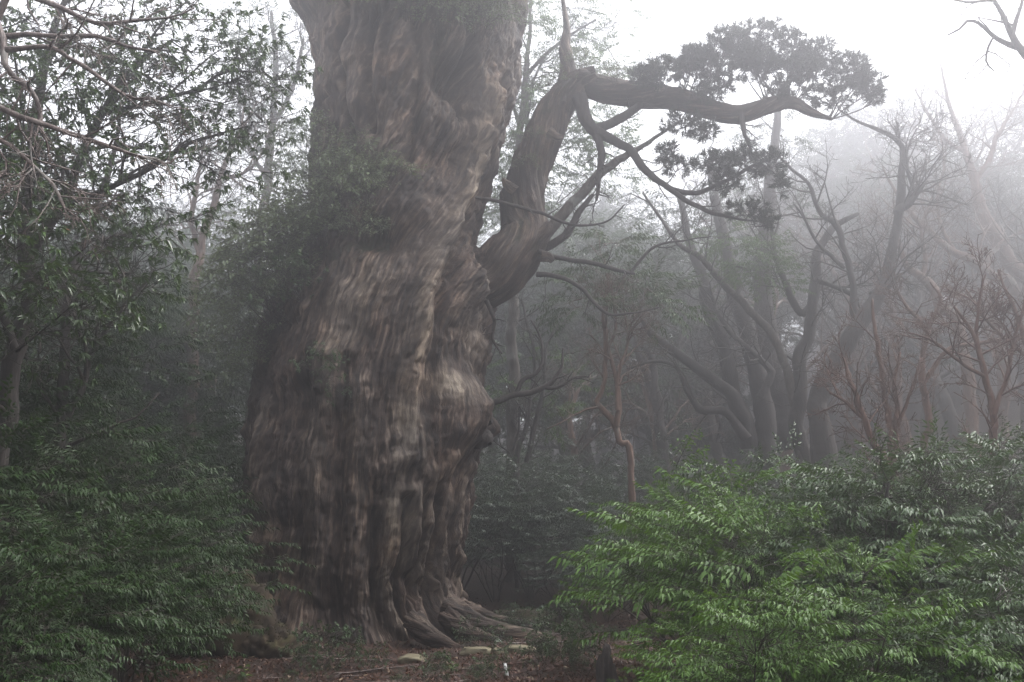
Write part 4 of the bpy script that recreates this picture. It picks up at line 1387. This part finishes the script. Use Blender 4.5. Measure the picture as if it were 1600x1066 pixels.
stem_tree('bare_tree', 'dark bare branch ends jutting into the white sky above the slope', 'tree',
          [([(1900, 900, 60), (1860, 600, 50), (1800, 350, 38), (1720, 200, 26), (1660, 140, 18), (1600, 84, 12), (1582, 60, 10), (1565, 25, 8), (1550, 0, 6), (1530, -40, 4)], 15),
           ([(1600, 80, 10), (1570, 66, 8), (1550, 55, 7), (1530, 40, 6), (1512, 36, 5), (1498, 48, 4), (1480, 56, 2)], 15),
           ([(1582, 60, 8), (1590, 30, 7), (1600, 0, 5), (1606, -40, 3)], 15), ([(1550, 2, 5), (1520, 4, 4), (1490, 0, 3), (1470, -4, 2)], 15), ([(1555, 55, 4), (1545, 75, 4), (1542, 95, 3), (1552, 110, 2)], 15)], 'dark_bark', 0.9,
          cfg={**TWIGGY, 'kids': [3, 2]}, last=2, lo=0.7)

# ------------------------------------------------------------------ red twig bushes
RT = {'gnarl': 0.2, 'trop': 0.06, 'kids': [9, 6, 5], 'ratio': 0.55, 'rcap': [0.02, 0.009, 0.005], 'seg': 0.14, 'angle': (25, 60)}
for k, (pts, d, lab) in enumerate([
    ([([(1398, 735, 14), (1390, 680, 12), (1382, 620, 11), (1374, 560, 9), (1366, 510, 7), (1362, 470, 4)], 17), ([(1396, 720, 12), (1402, 650, 9), (1398, 600, 7), (1408, 550, 4)], 17),
      ([(1392, 690, 8), (1420, 620, 6), (1440, 560, 4)], 17)], 17, 'upright bare bush with a straight pale-flecked stem and red twigs'),
    ([([(1385, 745, 12), (1362, 690, 12), (1348, 650, 11), (1338, 620, 9), (1325, 590, 7), (1318, 560, 4)], 16), ([(1350, 655, 7), (1320, 630, 6), (1296, 615, 4)], 16)], 16, 'small slanting bare bush with a dark lower stem'),
    ([([(1560, 720, 14), (1552, 660, 12), (1545, 610, 11), (1535, 560, 9), (1520, 520, 7), (1490, 480, 4)], 15), ([(1552, 650, 9), (1570, 590, 8), (1585, 530, 6), (1600, 470, 4)], 15),
      ([(1545, 610, 8), (1530, 540, 7), (1528, 480, 5), (1540, 430, 3)], 15), ([(1540, 590, 7), (1490, 560, 6), (1450, 530, 4), (1420, 520, 2)], 15)], 15, 'wide-spreading bare bush with wine-red twigs over pale shrubs'),
    ([([(1450, 720, 14), (1452, 660, 13), (1440, 600, 12), (1440, 560, 10), (1452, 510, 8), (1470, 470, 6), (1452, 440, 3)], 20), ([(1442, 600, 9), (1480, 550, 8), (1520, 540, 7), (1580, 530, 5), (1620, 520, 3)], 20),
      ([(1450, 520, 7), (1420, 480, 6), (1400, 450, 3)], 20)], 20, 'misty bare bush with crooked dark stem and rusty twigs'),
    ([([(1640, 700, 14), (1625, 620, 12), (1610, 560, 10), (1590, 500, 8), (1570, 450, 5), (1560, 420, 3)], 18), ([(1612, 560, 8), (1580, 540, 6), (1540, 500, 5), (1510, 450, 3)], 18)], 18, 'bare bush with rusty twigs leaning in above the slope')]):
    stem_tree('bare_shrub', lab, 'shrub', pts, 'twig_red', 1.25, cfg=RT, last=3, lo=0.25)
# dark stem inside the thicket
stem_tree('leafy_bush', 'leafy bush with one bare dark leaning stem showing amid the shrubs', 'shrub',
          [([(1455, 960, 14), (1435, 920, 13), (1412, 870, 12), (1395, 820, 9), (1385, 780, 6), (1390, 750, 3)], 9.2), ([(1412, 870, 8), (1420, 820, 6), (1425, 790, 4)], 9.2), ([(1430, 910, 8), (1470, 880, 6), (1500, 850, 4), (1530, 800, 3)], 9.2)],
          'dark_bark', 0.9, clumps=[(1380, 770, 9.4), (1430, 780, 9.4), (1500, 830, 9.3), (1340, 800, 9.4), (1540, 790, 9.4)], temps=HANG, leaf='leaf_mid', size=0.95, per=22, clump_r=0.45)

# ------------------------------------------------------------------ forest in the fog
def forest_proto(name, H, wood, leaf, temps, ncl, size, crown_lo, spread, bare=False, cfg=None):
    br = []
    cfg = cfg or {'gnarl': 0.13, 'trop': 0.05, 'kids': [11, 4, 3], 'ratio': 0.42, 'taper': 0.25, 'seg': 0.4, 'angle': (35, 75), 'rcap': [0.1, 0.04, 0.015]}
    grow(rp, np.array([0, 0, -0.4]), np.array([rp.normal() * 0.12, rp.normal() * 0.12, 1]), H, 0.028 * H, 0, 3 if bare else 2, cfg, br)
    tr = [b for b in br if b[0] == 0]
    ot = [b for b in br if b[0] > 0]
    g0 = bake(tr, sides=(10,))
    g1 = bake(ot, sides=(6, 5, 4, 3))
    geos, mats, nm, kd = [g0, g1], [M[wood], M[wood]], ['trunk', 'branch'], [None, 'stuff']
    if not bare:
        ends = np.array([b[1][-1] for b in ot if b[0] >= 1] + [b[1][len(b[1]) // 2] for b in ot if b[0] == 1])
        ends = ends[ends[:, 2] > crown_lo * H]
        pick = ends[rp.integers(0, len(ends), ncl)]
        T = pick + rp.normal(size=(ncl, 3)) * [spread, spread, spread * 0.6]
        NPp = np.concatenate([b[1] for b in ot])
        NRr = np.concatenate([b[2] for b in ot])
        D = attach(rp, g1, NPp, NRr, T, 0.012)
        D = unit(D + T * [0.1, 0.1, 0] + [0, 0, 0.05])
        lf = Geo()
        scatter(rp, lf, None, temps, T, D, size * rp.uniform(0.8, 1.3, ncl), 0.4)
        geos.append(lf)
        mats.append(M[leaf])
        nm.append('foliage')
        kd.append('stuff')
    return proto(name, 'tree', geos, mats, nm, kd)


FP = [forest_proto('forest_tree', 9.5, 'grey_bark', 'leaf_mid', HANGF, 620, 2.1, 0.25, 0.5), forest_proto('forest_tree', 8.5, 'dark_bark', 'leaf_blue', HANGF, 620, 2.1, 0.2, 0.5),
      forest_proto('forest_tree', 10.5, 'dark_bark', 'leaf_dark', HANGF, 640, 2.2, 0.25, 0.55)]
BARE = {'gnarl': 0.2, 'trop': 0.04, 'kids': [10, 7, 6], 'ratio': 0.55, 'taper': 0.12, 'seg': 0.5, 'angle': (30, 65), 'rcap': [0.07, 0.025, 0.011]}
FB = [forest_proto('bare_forest_tree', 8.5, w, None, None, 0, 1, 0, 0, True, cfg=BARE) for w in ('red_bark', 'grey_bark')]
FN = [forest_proto('misty_conifer', 12, 'dark_bark', 'needle', NEED, 420, 3.4, 0.2, 0.5,
                   cfg={'gnarl': 0.05, 'trop': 0.02, 'kids': [34, 4], 'ratio': 0.28, 'taper': 0.12, 'seg': 0.5, 'angle': (70, 95), 'rcap': [0.06, 0.02, 0.01]})]


def plant(pr, px, d, s, label, group):
    x = P(px, 700, d)[0]
    return copy_thing(pr, (x, d, float(hgt(x, d))), rt.random() * 6.28, s * rt.uniform(0.9, 1.1), label, group)


G1 = 'evergreen trees fading into the fog'
for k, (px, d, s) in enumerate([(870, 42, 1.3), (960, 50, 1.6), (1050, 46, 1.3), (1150, 54, 1.6), (1260, 52, 1.5), (1360, 50, 1.3), (1450, 56, 1.5), (1560, 54, 1.4), (1640, 58, 1.5), (760, 44, 1.4),
                                (700, 50, 1.6), (1010, 66, 2.1), (1200, 68, 2.1), (1330, 66, 1.8), (1510, 70, 1.8), (860, 60, 2.0), (1100, 76, 2.3), (1420, 78, 2.0), (940, 72, 2.2)]):
    plant(FP[k % 3], px, d, s, ('mid-green evergreen tree with grey trunk', 'blue-green evergreen tree with dark trunk', 'dark evergreen tree with tall crown')[k % 3] + ' fading into fog on the far slope', G1)
G2 = 'evergreen trees deep in the shaded side'
for k, (px, d, s) in enumerate([(20, 22, 0.75), (120, 25, 0.8), (210, 28, 0.85), (290, 32, 0.9), (60, 34, 1.1), (170, 40, 1.3), (-60, 26, 1.0), (450, 40, 1.1), (540, 44, 1.3), (270, 48, 1.4), (-160, 20, 1.0), (-150, 34, 1.1), (620, 42, 1.2), (350, 56, 1.6), (120, 60, 1.8)]):
    plant(FP[(k + 1) % 3], px, d, s, 'evergreen tree deep in the fog behind the shaded thicket', G2)
G3 = 'bare trees in the fog'
for k, (px, d, s) in enumerate([(1020, 36, 1.2), (1310, 40, 1.5), (1420, 38, 1.4), (1500, 40, 1.6), (1570, 34, 1.3), (1610, 38, 1.5), (1350, 46, 1.7), (1450, 42, 1.6), (890, 34, 1.0), (1080, 42, 1.4), (1230, 38, 1.5), (1660, 32, 1.3), (330, 34, 1.1),
                                (1130, 44, 1.5), (1540, 50, 1.8), (940, 40, 1.3), (1400, 58, 2.4), (1480, 60, 2.4), (1560, 58, 2.2), (1300, 60, 2.4), (1230, 56, 2.2), (1620, 52, 2.0)]):
    plant(FB[k % 2], px, d, s, 'bare twiggy ' + ('rusty-barked', 'grey-barked')[k % 2] + ' tree half dissolved in fog on the slope', G3)
plant(FN[0], 1610, 44, 0.8, 'misty conifer at the top of the slope under the bare branch ends', None)
plant(FN[0], 1130, 46, 0.8, 'faint conifer rising in the mist behind the multi-stemmed tree', None)
# trees added round the clearing, mostly unseen, to shade thickets and near fog
G4 = 'added shade trees round the clearing'
for k, (x, y, s) in enumerate([(-9.8, 8.5, 0.9), (-10.5, 12.5, 0.9), (-10.5, 4.0, 1.0), (-12.5, 15, 1.0), (-8.5, -3, 1.2), (-1.5, -9, 1.2), (6.5, -7, 1.2), (13.5, 0.0, 1.3), (17.0, 7.0, 1.3), (-10.4, 6.2, 1.0)]):
    copy_thing(FP[k % 3], (x, y, float(hgt(x, y))), k * 2.1, s, 'dense evergreen added for shade at the edge of the clearing beyond the thickets', G4)

# ------------------------------------------------------------------ forest floor
rg = np.random.default_rng(99)


def rock(name, c, sz, mat, label, cat, seed, rough=0.25, rz=0.0, group=None, flat=1.0):
    bm = __import__('bmesh').new()
    __import__('bmesh').ops.create_icosphere(bm, subdivisions=5 if 'mound' in name else 3, radius=1.0)
    v = np.array([q.co[:] for q in bm.verts])
    f = np.array([[q.index for q in p.verts] for p in bm.faces])
    bm.free()
    d = 1 + rough * fbm(v[:, 0] * 1.1 + seed, v[:, 1] * 1.1, v[:, 2] * 1.1, 4)
    # blocky: push towards a box
    v = np.sign(v) * np.abs(v) ** flat
    if 'mound' in name:
        d = d + 0.10 * fbm(v[:, 0] * 5 + seed, v[:, 1] * 5, v[:, 2] * 5, 3) - 0.12 * np.exp(-(noise(v[:, 0] * 2.5, v[:, 1] * 2.5 + seed, v[:, 2] * 2.5) / 0.07) ** 2)
    v = v * d[:, None] * np.asarray(sz)
    ca, sa = math.cos(rz), math.sin(rz)
    v = np.stack([v[:, 0] * ca - v[:, 1] * sa, v[:, 0] * sa + v[:, 1] * ca, v[:, 2]], -1)
    g = Geo()
    g.add(v, None, f)
    z = float(hgt(c[0], c[1]))
    o = tag(link(name, g.mesh(name), M[mat], loc=(c[0], c[1], z + c[2])), label, cat, group)
    if 'moss' in name:                                     # a pelt of moss shoots
        k = rg.integers(0, len(v), 2600)
        up = v / (np.linalg.norm(v, axis=1, keepdims=True) + 1e-6)
        keep = (up[k, 2] > -0.1) & (fbm(v[k, 0] * 2.2, v[k, 1] * 2.2 + seed, v[k, 2] * 2.2, 2) > -0.05)
        k = k[keep]
        m = len(k)
        bs = v[k] + rg.normal(size=(m, 3)) * 0.01
        t = unit(up[k] + rg.normal(size=(m, 3)) * 0.6) * rg.uniform(0.02, 0.06, (m, 1))
        s = unit(np.cross(t, rg.normal(size=(m, 3)))) * 0.008
        gm = Geo()
        gm.add(np.stack([bs - s, bs + s, bs + t], 1), None, np.arange(m * 3).reshape(-1, 3), np.repeat(rg.random(m), 3))
        link('moss', gm.mesh('moss', False), M['moss'], o, 'stuff')
    return o


def gx(px, d):
    return float(P(px, 960, d)[0])


rock('pale_stone', (gx(646, 14.6), 14.6, 0.03), (0.22, 0.14, 0.08), 'stone', 'pale yellowish stone lying alone before the cedar roots', 'stone', 3.0, 0.5, 0.2, flat=0.75)
rock('pale_stone', (gx(746, 15.6), 15.6, 0.03), (0.27, 0.12, 0.075), 'stone', 'pale stone slab tucked against the tip of a cedar root', 'stone', 8.0, 0.35, -0.1, flat=0.6)
rock('pale_stone', (gx(780, 15.5), 15.5, 0.03), (0.13, 0.10, 0.06), 'stone', 'small pale stone wedged between two longer slabs', 'stone', 13.0, 0.35, 0.3, flat=0.7)
rock('pale_stone', (gx(812, 15.7), 15.7, 0.05), (0.25, 0.13, 0.085), 'stone', 'pale blocky stone at the outer end of the stone row', 'stone', 19.0, 0.3, 0.15, flat=0.6)
rock('mossy_mound', (gx(360, 15.6), 15.6, 0.05), (0.95, 0.8, 1.15), 'moss_rock', 'mossy brown mound swelling against the foot of the cedar', 'mound', 31.0, 0.35, 0.2)
rock('mossy_mound', (gx(420, 15.2), 15.2, -0.05), (0.55, 0.5, 0.55), 'moss_rock', 'low moss-streaked hump in front of the bigger mound', 'mound', 37.0, 0.4, 0.2)
rock('mossy_log', (gx(800, 20.5), 20.5, 0.05), (1.0, 0.35, 0.3), 'moss_rock', 'mossy hump of old root lying behind the cedar root', 'log', 41.0, 0.4, 0.15)
rock('dark_stump', (gx(948, 10.6), 10.6, 0.05), (0.16, 0.16, 0.42), 'dark_bark', 'black rotten stump poking up beside the front shrubs', 'stump', 51.0, 0.6, 0.2)

# white plastic marker stake
mk = thing('marker_stake', 'small white plastic marker stake stuck in the leaf litter', 'marker', (gx(793, 12.9), 12.9, float(hgt(gx(793, 12.9), 12.9))))
g = Geo()
w, h = 0.022, 0.17
c = np.array([(-w, -0.004, -0.04), (w, -0.004, -0.04), (w, 0.004, -0.04), (-w, 0.004, -0.04), (-w, -0.004, h), (w, -0.004, h), (w, 0.004, h), (-w, 0.004, h)])
c[:, 0] -= c[:, 2] * 0.22
g.add(c, [(0, 1, 5, 4), (1, 2, 6, 5), (2, 3, 7, 6), (3, 0, 4, 7), (4, 5, 6, 7)])
link('plate', g.mesh('plate', False), M['white'], mk)
g = Geo()
tube(g, np.array([(0.03, 0.01, -0.05), (0.03, 0.01, 0.1), (0.032, 0.01, 0.24)]), [0.006, 0.006, 0.005], 6)
link('stick', g.mesh('stick'), M['twig'], mk)

# fallen sticks
for k in range(44):
    px, d = rg.uniform(330, 980), rg.uniform(11.2, 17.0)
    if k > 30:
        px, d = rg.uniform(780, 960), rg.uniform(17, 20)
    x = gx(px, d)
    L = rg.uniform(0.35, 1.3)
    a = rg.uniform(-0.5, 0.5) + (math.pi if rg.random() < 0.5 else 0)
    s = np.linspace(-0.5, 0.5, 7)
    pts = np.stack([s * L * math.cos(a), s * L * math.sin(a), 0 * s], -1)
    pts[:, :2] += rg.normal(size=(7, 2)) * 0.025 * L
    pts[:, 2] = hgt(x + pts[:, 0], d + pts[:, 1]) - hgt(x, d) + 0.012 + rg.random() * 0.02
    g = Geo()
    tube(g, pts, np.linspace(0.013, 0.005, 7) * rg.uniform(0.7, 1.5), 5)
    tube(g, np.array([pts[3], pts[3] + [0.12 * L, 0.12 * L, 0.04], pts[3] + [0.22 * L, 0.2 * L, 0.03]]), [0.006, 0.005, 0.003], 4)
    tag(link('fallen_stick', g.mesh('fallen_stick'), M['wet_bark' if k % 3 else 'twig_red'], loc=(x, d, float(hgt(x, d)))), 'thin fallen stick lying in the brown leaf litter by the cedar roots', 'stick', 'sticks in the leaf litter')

# leaf litter
n = 42000
px = rg.uniform(250, 1050, n)
d = 10.5 + 14 * rg.random(n) ** 1.3
x = (px - 800) / FPX * d / CP
z = hgt(x, d)
a = rg.random(n) * 6.28
L = rg.uniform(0.035, 0.11, n)
W = L * rg.uniform(0.22, 0.4, n)
t = np.stack([np.cos(a), np.sin(a), rg.normal(size=n) * 0.5], -1)
s = np.stack([-np.sin(a), np.cos(a), rg.normal(size=n) * 0.35], -1)
b = np.stack([x, d, z + 0.008 + rg.random(n) * 0.02], -1)
V = np.stack([b - t * L[:, None] / 2, b - s * W[:, None] / 2, b + t * L[:, None] / 2, b + s * W[:, None] / 2], 1)
g = Geo()
g.add(V.reshape(-1, 3), np.arange(n * 4).reshape(-1, 4), None, np.repeat(rg.random(n), 4))
link('leaf_litter', g.mesh('leaf_litter', False), M['litter'], kind='stuff')


# seedlings with leaves one can pick out
def seedling(px, d, H, nleaf, ll, lw, mat, label, spread=0.6, group=None):
    x = gx(px, d)
    r = thing('seedling', label, 'seedling', (x, d, float(hgt(x, d))), group)
    g = Geo()
    st = walk(rg, (0, 0, -0.03), (0.1 * rg.normal(), 0.1 * rg.normal(), 1), H, 5, 0.08, 0.02)
    tube(g, st, np.linspace(0.006, 0.003, 6), 5)
    link('stem', g.mesh('stem'), M['twig'], r)
    for i in range(nleaf):
        a = i * 2.4 + rg.normal() * 0.3
        f = 0.45 + 0.55 * i / max(1, nleaf - 1)
        b = st[0] + (st[-1] - st[0]) * f
        sp = Spray()
        sp.leaf(rg, b, (math.cos(a), math.sin(a), rg.uniform(-0.1, 0.7) * (1.2 - spread)), ll * rg.uniform(0.8, 1.2), lw, 0.6, tint=rg.random())
        link('leaf', sp.g.mesh('leaf', False), M[mat], r)


seedling(710, 13.6, 0.16, 7, 0.15, 0.045, 'leaf_bright', 'lone bright green seedling rosette in bare litter before the stones')
seedling(772, 14.9, 0.28, 4, 0.22, 0.09, 'leaf_blue', 'seedling with big pale grey-green leaves between cedar root and stones')
seedling(330, 13.0, 0.25, 6, 0.17, 0.07, 'leaf_blue', 'broad-leaved pale seedling below the mossy mound')
seedling(388, 12.8, 0.22, 6, 0.16, 0.06, 'leaf_bright', 'bright leafy seedling at the edge of the mossy mound')
SG = 'large-leaved plants under the shrub bank'
for k in range(26):
    seedling(rg.uniform(775, 945), rg.uniform(18.5, 22.5), rg.uniform(0.2, 0.5), 6, rg.uniform(0.14, 0.24), rg.uniform(0.06, 0.1), 'leaf_blue', 'small broad-leaved plant on the dark ground under the shrub bank', group=SG)
for px, d, s, lab in [(505, 14.0, 1.15, 'leafy sapling hiding the near foot of the cedar'), (545, 14.2, 0.9, 'sprawling seedling at the cedar foot beside the lone stone'), (470, 13.6, 0.8, 'ragged seedling in the litter below the low hump'),
                      (858, 13.8, 1.15, 'bushy seedling beside the end of the stone row'), (770, 12.6, 0.7, 'thin seedling behind the white marker stake'), (840, 12.4, 0.75, 'low seedling in the litter beyond the marker stake'),
                      (900, 15.5, 1.0, 'dark seedling where the litter meets the bright thicket'), (690, 12.2, 0.55, 'weak seedling sprouting near the lower litter edge'), (900, 12.0, 0.9, 'leafy seedling leaning over the black stump')]:
    put('small', int(px), px, d, s, px, lab, py=960)
for k in range(34):
    px, d = rg.uniform(330, 960), rg.uniform(11.0, 15.0)
    if k > 16:
        px, d = rg.uniform(730, 960), rg.uniform(16.5, 22)
    put('small', k, px, d, rg.uniform(0.3, 0.75), rg.random() * 6, 'little ragged seedling scattered through the reddish leaf litter', 'little seedlings in the litter', py=960)

# ------------------------------------------------------------------ the foggy air
def add_haze():
    lo, hi = np.array([-72, -26, -9.0]), np.array([72, 102, 30.0])
    g = Geo()
    c = np.array([[(hi if (i >> k) & 1 else lo)[k] for k in range(3)] for i in range(8)])
    g.add(c, [(0, 2, 3, 1), (4, 5, 7, 6), (0, 1, 5, 4), (2, 6, 7, 3), (0, 4, 6, 2), (1, 3, 7, 5)])
    m = bpy.data.materials.new('fog_air')
    m.use_nodes = True
    t = m.node_tree
    t.nodes.clear()
    o = t.nodes.new('ShaderNodeOutputMaterial')
    v = t.nodes.new('ShaderNodeVolumePrincipled')
    v.inputs['Color'].default_value = (0.93, 0.92, 0.97, 1)
    v.inputs['Density'].default_value = FOG
    v.inputs['Anisotropy'].default_value = 0.82
    t.links.new(v.outputs[0], o.inputs['Volume'])
    link('haze', g.mesh('haze', smooth=False), m, kind='stuff')


add_haze()
